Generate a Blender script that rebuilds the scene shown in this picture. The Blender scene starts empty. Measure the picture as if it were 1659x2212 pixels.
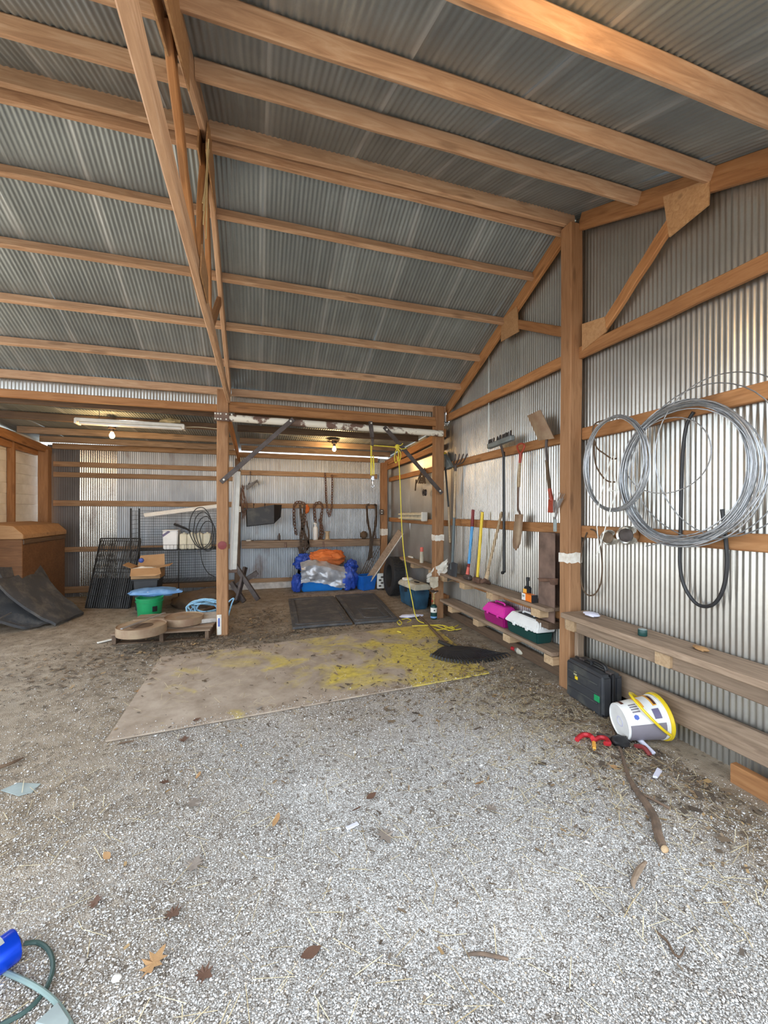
import bpy, bmesh, math, random
import numpy as np
from mathutils import Vector, Matrix, noise as mnoise
random.seed(7); RNG = np.random.default_rng(7)
sc = bpy.context.scene
COL = sc.collection
V = Vector

# ------------------------------------------------------------------ camera, sky, sun, exposure
FPX, YAW, PIT, ROLL, CAMZ = 890.0, math.radians(17.1), math.radians(-0.1), math.radians(0.2), 1.5
_F = V((math.sin(YAW)*math.cos(PIT), math.cos(YAW)*math.cos(PIT), math.sin(PIT)))
_r = V((math.cos(YAW), -math.sin(YAW), 0)); _u = _r.cross(_F)
_R = _r*math.cos(ROLL)+_u*math.sin(ROLL); _U = -_r*math.sin(ROLL)+_u*math.cos(ROLL)
CAM = V((0, 0, CAMZ))
cam = bpy.data.cameras.new('camera'); camo = bpy.data.objects.new('camera', cam); COL.objects.link(camo)
cam.sensor_fit = 'HORIZONTAL'; cam.sensor_width = 36.0; cam.lens = FPX/1659*36; cam.clip_start = .02
camo.matrix_world = Matrix(((_R.x, _U.x, -_F.x, 0), (_R.y, _U.y, -_F.y, 0), (_R.z, _U.z, -_F.z, CAMZ), (0, 0, 0, 1)))
sc.camera = camo

world = bpy.data.worlds.new('sky'); sc.world = world; world.use_nodes = True
bg = world.node_tree.nodes['Background']
bg.inputs[0].default_value = (0.80, 0.90, 1.0, 1); bg.inputs[1].default_value = 2.6
sun = bpy.data.lights.new('sun', 'SUN'); sun.energy = 7.0; sun.angle = math.radians(1.0); sun.color = (1, .93, .82)
suno = bpy.data.objects.new('sun', sun); COL.objects.link(suno)
suno.rotation_euler = V((0.35, -0.75, -0.80)).to_track_quat('-Z', 'Y').to_euler()   # sun stands high behind the barn

vs = sc.view_settings
vs.view_transform = 'Standard'; vs.look = 'None'; vs.gamma = 1.0; vs.use_curve_mapping = False
vs.exposure = 0.80

# ------------------------------------------------------------------ helpers
def A(x, y, **k):
    """point of the photograph's pixel (x, y) on the plane X=, Y= or Z= of the barn"""
    d = _F + _R*((x-829.5)/FPX) + _U*((1106-y)/FPX)
    a, v = list(k.items())[0]; i = 'XYZ'.index(a)
    return CAM + d*((v-CAM[i])/d[i])

def tag(o, label=None, cat=None, group=None, kind=None):
    if label: o['label'] = label
    if cat: o['category'] = cat
    if group: o['group'] = group
    if kind: o['kind'] = kind
    return o
def wm(o):
    return o.matrix_basis.copy() if o.parent is None else wm(o.parent) @ o.matrix_parent_inverse @ o.matrix_basis
def setp(o, p):
    if p is not None:
        o.parent = p; o.matrix_parent_inverse = wm(p).inverted()
def thing(name, label, cat, loc=(0, 0, 0), group=None, kind=None):
    o = bpy.data.objects.new(name, None); COL.objects.link(o); o.location = loc; o.empty_display_size = .05
    return tag(o, label, cat, group, kind)
def dup(o, parent=None, loc=None, rot=None):
    c = o.copy(); COL.objects.link(c)
    if parent: setp(c, parent)
    if loc is not None: c.location = loc
    if rot is not None: c.rotation_euler = rot
    return c

def frame(d, up=(0, 0, 1)):
    x = V(d).normalized(); u = V(up)
    if abs(x.dot(u.normalized())) > .995: u = V((0, 1, 0)) if abs(x.y) < .9 else V((1, 0, 0))
    y = u.cross(x).normalized(); z = x.cross(y)
    return Matrix((x, y, z)).transposed()

def catmull(pts, n=8, closed=False):
    P = [V(p) for p in pts]; out = []; N = len(P)
    for i in range(N if closed else N-1):
        g = (lambda j: P[j % N]) if closed else (lambda j: P[max(0, min(N-1, j))])
        a, b, c, d = g(i-1), g(i), g(i+1), g(i+2)
        for k in range(n):
            t = k/n
            out.append(.5*((2*b)+(c-a)*t+(2*a-5*b+4*c-d)*t*t+(-a+3*b-3*c+d)*t**3))
    if not closed: out.append(P[-1])
    return out

class MB:
    def __init__(s): s.v = []; s.f = []
    def add(s, vs_, fs):
        o = len(s.v); s.v += [V(p) for p in vs_]; s.f += [tuple(i+o for i in f) for f in fs]; return s
    def box(s, c, size, rot=None):
        c = V(c); h = V(size)/2
        vs_ = [V((x*h.x, y*h.y, z*h.z)) for x in (-1, 1) for y in (-1, 1) for z in (-1, 1)]
        if rot is not None: vs_ = [rot @ p for p in vs_]
        return s.add([p+c for p in vs_], [(0, 1, 3, 2), (4, 6, 7, 5), (0, 4, 5, 1), (2, 3, 7, 6), (0, 2, 6, 4), (1, 5, 7, 3)])
    def bar(s, p0, p1, w, h, up=(0, 0, 1)):
        p0, p1 = V(p0), V(p1); m = frame(p1-p0, up)
        return s.box((p0+p1)/2, ((p1-p0).length, w, h), m)
    def tube(s, pts, r, n=8, closed=False):
        P = [V(p) for p in pts]; N = len(P); rr = r if isinstance(r, (list, tuple)) else [r]*N
        ring = []; prev = None
        for i, p in enumerate(P):
            t = (P[(i+1) % N]-P[i-1]) if closed else (P[min(i+1, N-1)]-P[max(i-1, 0)])
            if t.length < 1e-9: t = V((0, 0, 1))
            t.normalize()
            if prev is None: prev = t.orthogonal()
            y = prev - t*prev.dot(t)
            if y.length < 1e-6: y = t.orthogonal()
            y.normalize(); prev = y; z = t.cross(y)
            ring += [p+(y*math.cos(2*math.pi*k/n)+z*math.sin(2*math.pi*k/n))*rr[i] for k in range(n)]
        f = []
        for i in range(N if closed else N-1):
            j = (i+1) % N
            f += [(i*n+k, i*n+(k+1) % n, j*n+(k+1) % n, j*n+k) for k in range(n)]
        if not closed: f += [tuple(range(n-1, -1, -1)), tuple((N-1)*n+k for k in range(n))]
        return s.add(ring, f)
    def lathe(s, prof, base, axis=(0, 0, 1), n=20, a0=0.0, a1=2*math.pi, ref=None, cap=False):
        base = V(base); ax = V(axis).normalized()
        x = (V(ref)-ax*V(ref).dot(ax)).normalized() if ref is not None else ax.orthogonal().normalized()
        y = ax.cross(x); full = abs(a1-a0-2*math.pi) < 1e-6; m = n if full else n+1
        vs_ = []; f = []
        for r, h in prof:
            for k in range(m):
                a = a0+(a1-a0)*k/n
                vs_.append(base+ax*h+(x*math.cos(a)+y*math.sin(a))*max(r, 1e-4))
        for i in range(len(prof)-1):
            for k in range(n):
                k2 = (k+1) % m
                f.append((i*m+k, i*m+k2, (i+1)*m+k2, (i+1)*m+k))
        if cap and full: f += [tuple(range(m-1, -1, -1)), tuple((len(prof)-1)*m+k for k in range(m))]
        return s.add(vs_, f)
    def prism(s, poly, vec):
        P = [V(p) for p in poly]; n = len(P); vec = V(vec)
        return s.add(P+[p+vec for p in P], [tuple(range(n-1, -1, -1)), tuple(range(n, 2*n))]+[(k, (k+1) % n, n+(k+1) % n, n+k) for k in range(n)])
    def grid(s, fn, nu, nv, thick=None):
        vs_ = [V(fn(i/nu, j/nv)) for i in range(nu+1) for j in range(nv+1)]
        f = [(i*(nv+1)+j, (i+1)*(nv+1)+j, (i+1)*(nv+1)+j+1, i*(nv+1)+j+1) for i in range(nu) for j in range(nv)]
        if thick is not None:
            N = len(vs_); vs_ += [p+V(thick) for p in vs_]; f += [tuple(N+i for i in reversed(q)) for q in f]
            w = nv+1; b = [i*w for i in range(nu+1)]; e = [i*w+nv for i in range(nu+1)]; c = list(range(nv+1)); d = [nu*w+j for j in range(nv+1)]
            for L, fl in ((b, 0), (e, 1), (c, 1), (d, 0)):
                for p, q in zip(L, L[1:]): f.append((p, q, N+q, N+p) if fl == 0 else (q, p, N+p, N+q))
        return s.add(vs_, f)
    def build(s, name, mat, parent=None, smooth=True, bev=0, base=False, seg=1, label=None):
        lo = V([min(p[i] for p in s.v) for i in range(3)]); hi = V([max(p[i] for p in s.v) for i in range(3)])
        c = (lo+hi)/2
        if base: c.z = lo.z
        me = bpy.data.meshes.new(name)
        me.from_pydata([p-c for p in s.v], [], s.f)
        bm = bmesh.new(); bm.from_mesh(me)
        bmesh.ops.recalc_face_normals(bm, faces=bm.faces)
        if bev:
            ed = [e for e in bm.edges if len(e.link_faces) == 2 and e.calc_face_angle(0) > .6]
            bmesh.ops.bevel(bm, geom=ed, offset=bev, segments=seg, affect='EDGES', clamp_overlap=True)
        bm.to_mesh(me); bm.free()
        if smooth:
            me.polygons.foreach_set('use_smooth', [True]*len(me.polygons))
            me.set_sharp_from_angle(angle=.7)
        o = bpy.data.objects.new(name, me); COL.objects.link(o); o.location = c
        if mat: me.materials.append(MAT[mat] if isinstance(mat, str) else mat)
        setp(o, parent)
        if label: o['label'] = label
        return o

def beam(name, p0, p1, w, h, mat, parent=None, up=(0, 0, 1), seg=6, wob=.003, ch=.006):
    """sawn timber: local X runs along it; chamfered, slightly crooked"""
    p0, p1 = V(p0), V(p1); L = (p1-p0).length; m = frame(p1-p0, up)
    sec = [(-w/2+ch, -h/2), (w/2-ch, -h/2), (w/2, -h/2+ch), (w/2, h/2-ch), (w/2-ch, h/2), (-w/2+ch, h/2), (-w/2, h/2-ch), (-w/2, -h/2+ch)]
    vs_ = []; f = []; rr = random.Random(name+str(round(p0.x*37+p0.y*91+p0.z*13+p1.x, 2)))
    for i in range(seg+1):
        x = -L/2+L*i/seg; dy, dz = (0, 0) if i in (0, seg) else (rr.uniform(-wob, wob), rr.uniform(-wob, wob))
        vs_ += [V((x, y+dy, z+dz)) for y, z in sec]
    for i in range(seg): f += [(i*8+k, i*8+(k+1) % 8, (i+1)*8+(k+1) % 8, (i+1)*8+k) for k in range(8)]
    f += [tuple(range(7, -1, -1)), tuple(seg*8+k for k in range(8))]
    me = bpy.data.meshes.new(name); me.from_pydata(vs_, [], f)
    bm = bmesh.new(); bm.from_mesh(me); bmesh.ops.recalc_face_normals(bm, faces=bm.faces); bm.to_mesh(me); bm.free()
    me.materials.append(MAT[mat])
    o = bpy.data.objects.new(name, me); COL.objects.link(o)
    o.matrix_basis = Matrix.Translation((p0+p1)/2) @ m.to_4x4()
    setp(o, parent)
    return o

# ------------------------------------------------------------------ materials
MAT = {}
class NT:
    def __init__(s, name):
        m = bpy.data.materials.new(name); m.use_nodes = True; MAT[name] = m
        s.t = m.node_tree; s.b = s.t.nodes['Principled BSDF']
    def n(s, ty, **k):
        x = s.t.nodes.new('ShaderNode'+ty)
        for a, v in k.items():
            if hasattr(x, a): setattr(x, a, v)
            else: x.inputs[a.replace('_', ' ')].default_value = v
        return x
    def l(s, a, b): s.t.links.new(a, b)
    def coord(s, scale=(1, 1, 1), kind='Object', rnd=True):
        tc = s.n('TexCoord'); mp = s.n('Mapping'); mp.inputs['Scale'].default_value = scale
        s.l(tc.outputs[kind], mp.inputs['Vector'])
        if rnd:
            oi = s.n('ObjectInfo'); cx = s.n('CombineXYZ'); mu = s.n('Math', operation='MULTIPLY'); mu.inputs[1].default_value = 37.0
            s.l(oi.outputs['Random'], mu.inputs[0])
            for i in range(3): s.l(mu.outputs[0], cx.inputs[i])
            s.l(cx.outputs[0], mp.inputs['Location'])
        return mp.outputs[0]
    def noise(s, vec, scale, detail=4, rough=.55, dist=0):
        x = s.n('TexNoise', Scale=scale, Detail=detail, Roughness=rough, Distortion=dist); s.l(vec, x.inputs['Vector']); return x.outputs['Fac']
    def ramp(s, fac, stops):
        r = s.n('ValToRGB'); e = r.color_ramp.elements
        while len(e) < len(stops): e.new(.5)
        for k, (p, c) in enumerate(stops): e[k].position = p; e[k].color = (*c, 1) if len(c) == 3 else c
        s.l(fac, r.inputs[0]); return r.outputs[0]
    def mix(s, fac, a, b, mode='MIX'):
        x = s.n('Mix', data_type='RGBA', blend_type=mode)
        for sock, v in ((x.inputs[0], fac), (x.inputs[6], a), (x.inputs[7], b)):
            if isinstance(v, (int, float)): sock.default_value = v
            elif isinstance(v, tuple): sock.default_value = (*v, 1)
            else: s.l(v, sock)
        return x.outputs[2]
    def bump(s, h, strength=.3, dist=.01):
        b = s.n('Bump', Strength=strength, Distance=dist); s.l(h, b.inputs['Height']); s.l(b.outputs[0], s.b.inputs['Normal'])
    def col(s, c): s.l(c, s.b.inputs['Base Color'])
    def set(s, **k):
        for a, v in k.items(): s.b.inputs[a.replace('_', ' ')].default_value = v

def wood(name, dark, mid, light, rough=.75, stain=.35, knots=True):
    t = NT(name); v = t.coord((1.2, 14, 14)); v2 = t.coord((1, 1, 1))
    g = t.noise(v, 2.2, 6, .6, 1.2)
    c = t.ramp(g, [(.25, dark), (.5, mid), (.78, light)])
    big = t.noise(t.coord((.8, 3, 3)), 1.4, 3)
    c = t.mix(t.ramp(big, [(.35, (0, 0, 0)), (.75, (1, 1, 1))]), c, t.mix(.5, c, dark))
    oi = t.n('ObjectInfo'); hv = t.n('HueSaturation'); mr = t.n('MapRange'); mr.inputs[3].default_value = 1-stain*.5; mr.inputs[4].default_value = 1+stain*.35
    t.l(oi.outputs['Random'], mr.inputs[0]); t.l(mr.outputs[0], hv.inputs['Value']); t.l(c, hv.inputs['Color']); c = hv.outputs[0]
    if knots:
        vo = t.n('TexVoronoi', Scale=1.0); t.l(t.coord((1.7, 7, 7)), vo.inputs['Vector'])
        k = t.ramp(vo.outputs['Distance'], [(.10, (1, 1, 1)), (.17, (0, 0, 0))])
        c = t.mix(t.ramp(k, [(0, (0, 0, 0)), (1, (.55, .55, .55))]), c, tuple(x*.6 for x in dark))
    t.col(c); t.set(Roughness=rough); t.bump(g, .25, .004)
wood('pine_purlin', (.36, .205, .118), (.57, .355, .213), (.75, .535, .365))
wood('pine_warm', (.25, .105, .035), (.41, .19, .07), (.53, .275, .115))
wood('pine_back', (.22, .125, .065), (.36, .225, .125), (.47, .32, .20))
wood('pine_post', (.22, .105, .045), (.36, .185, .085), (.46, .26, .135))
wood('old_board', (.15, .10, .065), (.29, .205, .14), (.42, .31, .22))
wood('dark_board', (.075, .045, .027), (.14, .085, .05), (.21, .135, .08))
wood('pale_block', (.34, .22, .12), (.52, .36, .21), (.64, .48, .31), knots=False)
wood('gusset_ply', (.33, .17, .075), (.46, .26, .12), (.56, .35, .18), stain=.2)
wood('chest_wood', (.10, .045, .018), (.18, .08, .032), (.24, .12, .05), knots=False)
wood('handle_wood', (.33, .23, .13), (.50, .37, .23), (.62, .48, .32), knots=False)

def plain(name, c, rough=.5, metal=0, var=.12, scale=9, bump=0, c2=None, lo=.35, hi=.65, emit=None, trans=0, det=4):
    t = NT(name)
    v = t.coord(); g = t.noise(v, scale, det)
    d = c2 if c2 else tuple(x*(1-var*2) for x in c)
    t.col(t.ramp(g, [(lo, d), (hi, c)])); t.set(Roughness=rough, Metallic=metal)
    if trans: t.set(Transmission_Weight=trans)
    if bump: t.bump(g, bump, .01)
    if emit: t.set(Emission_Color=(*emit[:3], 1), Emission_Strength=emit[3])
    return t

def galv(name, c1, c2, rough, metal, streak=True, rust=0.0, lap=False):
    t = NT(name); v = t.coord((1, 1, 1)); st = t.coord((9, .5, .5))
    n1 = t.noise(v, 2.2, 5); n2 = t.noise(st, 1.6, 4); n3 = t.noise(v, 60, 3)
    c = t.ramp(n1, [(.3, c2), (.7, c1)])
    if streak: c = t.mix(t.ramp(n2, [(.52, (0, 0, 0)), (.74, (.75, .75, .75))]), c, tuple(min(1, x*1.35) for x in c1))
    c = t.mix(t.ramp(n3, [(.4, (.18, .18, .18)), (.6, (0, 0, 0))]), c, c2)
    if rust: c = t.mix(t.ramp(t.noise(t.coord((1, .4, .4)), 3, 5), [(.62-rust*.2, (0, 0, 0)), (.75, (.8, .8, .8))]), c, (.17, .11, .08))
    if lap:   # white rust along the side laps of the sheets
        tc = t.n('TexCoord'); sp = t.n('SeparateXYZ'); t.l(tc.outputs['Object'], sp.inputs[0]); ab = t.n('Math', operation='ABSOLUTE'); t.l(sp.outputs[0], ab.inputs[0])
        ad = t.n('Math', operation='MULTIPLY_ADD'); t.l(t.noise(t.coord((3, .8, .8)), 2.5, 4), ad.inputs[0]); ad.inputs[1].default_value = .10; t.l(ab.outputs[0], ad.inputs[2])
        c = t.mix(t.ramp(ad.outputs[0], [(.315, (0, 0, 0)), (.36, (.55, .55, .55))]), c, (.60, .66, .70))
    oi = t.n('ObjectInfo'); hv = t.n('HueSaturation'); mr = t.n('MapRange'); mr.inputs[3].default_value = .86; mr.inputs[4].default_value = 1.12
    t.l(oi.outputs['Random'], mr.inputs[0]); t.l(mr.outputs[0], hv.inputs['Value']); t.l(c, hv.inputs['Color'])
    t.col(hv.outputs[0]); t.set(Metallic=metal)
    rr = t.n('MapRange'); rr.inputs[3].default_value = rough-.02; rr.inputs[4].default_value = rough+.05; t.l(n3, rr.inputs[0]); t.l(rr.outputs[0], t.b.inputs['Roughness'])
galv('roof_metal', (.37, .43, .46), (.27, .315, .34), .48, .7, lap=True)
galv('wall_metal', (.57, .56, .52), (.43, .42, .39), .30, .85)
galv('back_metal', (.42, .45, .48), (.31, .33, .35), .42, .7, rust=.12)
galv('dark_sheet', (.20, .19, .19), (.13, .125, .125), .55, .4)
galv('shiny_sheet', (.60, .58, .53), (.33, .31, .28), .26, .9, rust=.35)

def ground_mat():
    t = NT('gravel_ground'); tc = t.n('TexCoord'); P = tc.outputs['Object']
    sp = t.n('SeparateXYZ'); t.l(P, sp.inputs[0])
    vo = t.n('TexVoronoi', Scale=185); t.l(P, vo.inputs['Vector'])
    vs2 = t.n('TexVoronoi', Scale=46); t.l(P, vs2.inputs['Vector'])
    hs = t.n('SeparateColor'); t.l(vo.outputs['Color'], hs.inputs[0])
    stone = t.ramp(hs.outputs[0], [(.0, (.23, .20, .17)), (.3, (.39, .36, .33)), (.65, (.56, .54, .52)), (1, (.86, .85, .84))])
    dirt = t.ramp(t.noise(P, 7, 8, .65), [(.3, (.205, .155, .105)), (.5, (.335, .265, .19)), (.72, (.47, .385, .295))])
    # where the gravel lies: the right front of the shed, thinning out to bare earth
    n = t.noise(P, 1.3, 6, .6); 
    a = t.n('Math', operation='MULTIPLY_ADD'); a.inputs[1].default_value = .55; t.l(sp.outputs[0], a.inputs[0]); a.inputs[2].default_value = .66
    b = t.n('Math', operation='MULTIPLY_ADD'); b.inputs[1].default_value = -.42; t.l(sp.outputs[1], b.inputs[0]); b.inputs[2].default_value = 1.72
    m0 = t.n('Math', operation='MINIMUM'); t.l(a.outputs[0], m0.inputs[0]); t.l(b.outputs[0], m0.inputs[1])
    w0 = t.n('Math', operation='MULTIPLY_ADD'); w0.inputs[1].default_value = -1.1; t.l(sp.outputs[0], w0.inputs[0]); w0.inputs[2].default_value = 2.62
    mn = t.n('Math', operation='MINIMUM'); t.l(m0.outputs[0], mn.inputs[0]); t.l(w0.outputs[0], mn.inputs[1])
    ad = t.n('Math', operation='ADD'); t.l(mn.outputs[0], ad.inputs[0]); t.l(n, ad.inputs[1])
    m2 = t.n('Math', operation='ADD'); t.l(ad.outputs[0], m2.inputs[0]); m2.inputs[1].default_value = -.38
    mask = t.ramp(m2.outputs[0], [(.25, (0, 0, 0)), (.95, (1, 1, 1))])
    c = t.mix(mask, dirt, stone)
    spk = t.n('SeparateColor'); t.l(vs2.outputs['Color'], spk.inputs[0])
    c = t.mix(t.ramp(spk.outputs[1], [(.90, (0, 0, 0)), (.93, (.7, .7, .7))]), c, (.16, .12, .085))
    c = t.mix(t.ramp(t.noise(P, 3.2, 6), [(.55, (0, 0, 0)), (.8, (.45, .45, .45))]), c, (.14, .11, .08))
    t.col(c); t.set(Roughness=.92)
    iv = t.n('Math', operation='SUBTRACT'); iv.inputs[0].default_value = 1; t.l(vo.outputs['Distance'], iv.inputs[1])
    t.bump(iv.outputs[0], .8, .008)
ground_mat()

def pebble_mat():
    t = NT('pebble'); at = t.n('Attribute', attribute_name='tone')
    t.col(t.ramp(at.outputs['Fac'], [(0, (.24, .205, .17)), (.3, (.39, .35, .315)), (.62, (.57, .545, .515)), (.9, (.84, .83, .82)), (1, (.56, .44, .31))])); t.set(Roughness=.85)
pebble_mat()
def tone_mat(name, stops, rough=.8):
    t = NT(name); at = t.n('Attribute', attribute_name='tone'); t.col(t.ramp(at.outputs['Fac'], stops)); t.set(Roughness=rough)
tone_mat('straw', [(0, (.36, .27, .14)), (.5, (.58, .47, .28)), (1, (.75, .66, .45))])
tone_mat('litter', [(0, (.075, .055, .04)), (.5, (.15, .11, .075)), (.88, (.25, .17, .10)), (1, (.36, .23, .10))])

plain('concrete', (.60, .57, .53), .9, c2=(.40, .37, .34), scale=12, bump=.3)
def plywood_mat():
    t = NT('yellow_ply'); v = t.coord(rnd=False)
    dirt = t.ramp(t.noise(v, 4.5, 8, .65), [(.3, (.27, .205, .15)), (.55, (.42, .335, .26)), (.75, (.52, .43, .35))])
    sp = t.n('SeparateXYZ'); t.l(v, sp.inputs[0])
    a = t.n('Math', operation='MULTIPLY_ADD'); t.l(sp.outputs[0], a.inputs[0]); a.inputs[1].default_value = .10; a.inputs[2].default_value = -.02
    n = t.noise(v, 1.9, 6, .6, .6); ad = t.n('Math', operation='ADD'); t.l(n, ad.inputs[0]); t.l(a.outputs[0], ad.inputs[1])
    c = t.mix(t.ramp(ad.outputs[0], [(.45, (0, 0, 0)), (.60, (.9, .9, .9))]), dirt, t.ramp(t.noise(v, 22, 5), [(.3, (.45, .33, .05)), (.65, (.72, .56, .09))]))
    c = t.mix(t.ramp(t.noise(v, 9, 7, .7), [(.60, (0, 0, 0)), (.70, (.9, .9, .9))]), c, (.29, .225, .165))
    t.col(c); t.set(Roughness=.85); t.bump(t.noise(v, 30, 5), .25, .004)
plywood_mat()
def rubber_mat():
    t = NT('stall_rubber'); v = t.coord()
    t.col(t.mix(t.ramp(t.noise(v, 5, 8, .7), [(.48, (0, 0, 0)), (.75, (.85, .85, .85))]), (.062, .062, .066), (.19, .165, .14))); t.set(Roughness=.8); t.bump(t.noise(v, 70, 3), .4, .004)
rubber_mat()
plain('white_plank', (.90, .86, .76), .7, c2=(.74, .69, .58), scale=4)
plain('rust', (.19, .10, .065), .85, .1, c2=(.09, .05, .035), scale=14, bump=.3)
plain('rust_steel', (.24, .155, .12), .7, .2, c2=(.13, .085, .065), scale=7)
plain('dark_steel', (.12, .10, .095), .55, .5, c2=(.065, .05, .045), scale=9)
t_ = plain('flaking_white', (.78, .74, .64), .75, 0, c2=(.17, .10, .075), scale=6, lo=.455, hi=.51, bump=.35, det=8)
plain('paint_white', (.82, .79, .72), .8, c2=(.66, .60, .52), scale=25, bump=.3)
plain('white_plastic', (.82, .82, .80), .35, var=.04)
plain('white_enamel', (.80, .78, .72), .45, var=.08)
plain('cream_plastic', (.74, .69, .52), .45, var=.08)
plain('grimy_white', (.62, .58, .47), .55, c2=(.40, .36, .27), scale=8)
plain('yellow_plastic', (.80, .58, .02), .35, var=.05)
plain('yellow_rope', (.80, .66, .06), .6, var=.1, scale=60)
plain('black_plastic', (.022, .023, .026), .45, c2=(.012, .012, .013))
plain('dusty_black', (.035, .037, .043), .55, c2=(.085, .085, .075), scale=6, lo=.3, hi=.5)
plain('tyre_rubber', (.014, .014, .015), .75, c2=(.028, .026, .024))
plain('black_wire', (.018, .018, .018), .5)
plain('blue_cooler', (.03, .11, .19), .5, c2=(.015, .04, .07), scale=5)
plain('bright_blue', (.015, .16, .62), .45, var=.1)
plain('tub_blue', (.01, .22, .72), .4, var=.05)
plain('tarp_blue', (.03, .09, .50), .45, c2=(.015, .05, .30), scale=6)
plain('tarp_silver', (.60, .62, .66), .4, .35, c2=(.40, .42, .46), scale=8)
plain('orange_cloth', (.72, .20, .05), .8, c2=(.55, .13, .03), scale=6)
plain('pale_blue', (.22, .42, .72), .55, c2=(.12, .28, .58), scale=8)
plain('rope_blue', (.35, .60, .78), .6, c2=(.22, .45, .66), scale=40)
plain('green_plastic', (.015, .34, .12), .45, var=.08)
plain('magenta', (.72, .035, .38), .4, var=.05)
plain('dark_magenta', (.32, .01, .15), .4, var=.05)
plain('dark_green', (.01, .055, .05), .4, var=.05)
plain('red_plastic', (.50, .02, .03), .45, var=.12)
plain('red_paint', (.42, .06, .03), .5, c2=(.28, .04, .02), scale=12)
plain('orange_plastic', (.85, .20, .02), .45, var=.05)
plain('salmon', (.75, .16, .12), .5, var=.06)
plain('maroon', (.22, .03, .03), .55, var=.1)
plain('sky_blue', (.10, .36, .70), .5, var=.06)
plain('yellow_paint', (.85, .62, .06), .5, var=.05)
plain('grey_fibre', (.12, .15, .16), .55, var=.1)
plain('spade_rust', (.26, .16, .10), .75, .2, c2=(.38, .28, .18), scale=6, bump=.2)
plain('broom_grey', (.22, .25, .25), .6, c2=(.13, .15, .15))
plain('bristle', (.06, .05, .045), .9)
plain('cardboard', (.46, .28, .14), .85, c2=(.38, .22, .105), scale=5)
plain('paper', (.84, .82, .76), .8, c2=(.66, .62, .54), scale=10)
plain('steel', (.62, .62, .64), .32, .9, var=.06)
plain('wire_steel', (.50, .52, .55), .42, .8, c2=(.34, .36, .38), scale=30)
plain('bright_tin', (.85, .84, .80), .18, 1.0, var=.04)
plain('brass', (.60, .48, .22), .4, .8)
plain('canvas_brown', (.13, .085, .05), .9, c2=(.08, .05, .03), scale=8)
plain('strap_dark', (.045, .032, .024), .75, c2=(.09, .06, .04), scale=12)
plain('stick_bark', (.19, .125, .085), .9, c2=(.10, .07, .05), scale=18, bump=.4)
plain('cut_wood', (.62, .44, .26), .8)
plain('leaf_brown', (.14, .07, .04), .8, c2=(.09, .045, .03), scale=20)
plain('leaf_tan', (.42, .24, .10), .8, c2=(.30, .16, .07), scale=20)
plain('leaf_grey', (.30, .25, .21), .85, c2=(.22, .18, .15), scale=20)
plain('cable_green', (.045, .085, .075), .5)
plain('cord_grey', (.22, .30, .28), .5, var=.05)
plain('slate_grey', (.33, .38, .37), .6)
plain('can_blue', (.005, .07, .75), .25, .5, var=.03)
plain('silver_foil', (.70, .74, .70), .35, .6, var=.1)
plain('label_gold', (.85, .42, .06), .5, var=.02)
plain('label_purple', (.14, .12, .22), .5, var=.02)
plain('label_grey', (.22, .20, .23), .5, var=.05)
plain('label_brown', (.10, .035, .02), .5, var=.02)
plain('label_blue', (.06, .11, .42), .5, var=.02)
plain('pale_lilac', (.70, .70, .82), .45, var=.03)
plain('outlet_white', (.80, .80, .74), .5, var=.04)
plain('foil_tag', (.55, .52, .30), .5, var=.2)
plain('twine', (.60, .46, .24), .9)
plain('bulb_glass', (1, .9, .7), .4, emit=(1.0, .55, .18, 60))
def glass_mat():
    t = NT('clear_plastic'); t.set(Base_Color=(.80, .84, .82, 1), Roughness=.15, Transmission_Weight=.75, IOR=1.3)
glass_mat()

# ------------------------------------------------------------------ structure: ground
RY, SLOPE = 2.97, .433
def zc(y): return 4.02-SLOPE*abs(y-RY)            # centre line of purlins
def zs(y): return zc(y)+.064                      # main roof metal
def zl(y): return 2.80-.046*(y-5.45)              # lean-to roof metal
XW, YB, XL = 2.67, 8.40, -3.52                    # metal of the right wall, of the back wall, left wall
def gz(x, y):
    return .006*mnoise.noise(V((x*1.7, y*1.7, 0)))+.003*mnoise.noise(V((x*6, y*6, 3)))

mb = MB(); x0, x1, y0, y1 = -3.9, 2.95, -.8, 8.7; nu, nv = 76, 105
mb.grid(lambda u, v: (x0+(x1-x0)*u, y0+(y1-y0)*v, gz(x0+(x1-x0)*u, y0+(y1-y0)*v)), nu, nv)
fl = mb.build('floor', 'gravel_ground'); 
me = fl.data; off = fl.location.copy(); me.transform(Matrix.Translation(off)); fl.location = (0, 0, 0)
tag(fl, 'gravel and dirt floor of the open shed', 'floor', kind='structure')
mb = MB()
for a in ((-16, -22, 16, -.8), (-16, -.8, -3.9, 14), (2.95, -.8, 16, 14), (-3.9, 8.7, 2.95, 14)):
    mb.add([(a[0], a[1], -.012), (a[2], a[1], -.012), (a[2], a[3], -.012), (a[0], a[3], -.012)], [(0, 1, 2, 3)])
go = mb.build('ground', 'gravel_ground', smooth=False); off = go.location.copy(); go.data.transform(Matrix.Translation(off)); go.location = (0, 0, 0)
tag(go, 'gravel yard around the shed', 'ground', kind='structure')

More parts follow.
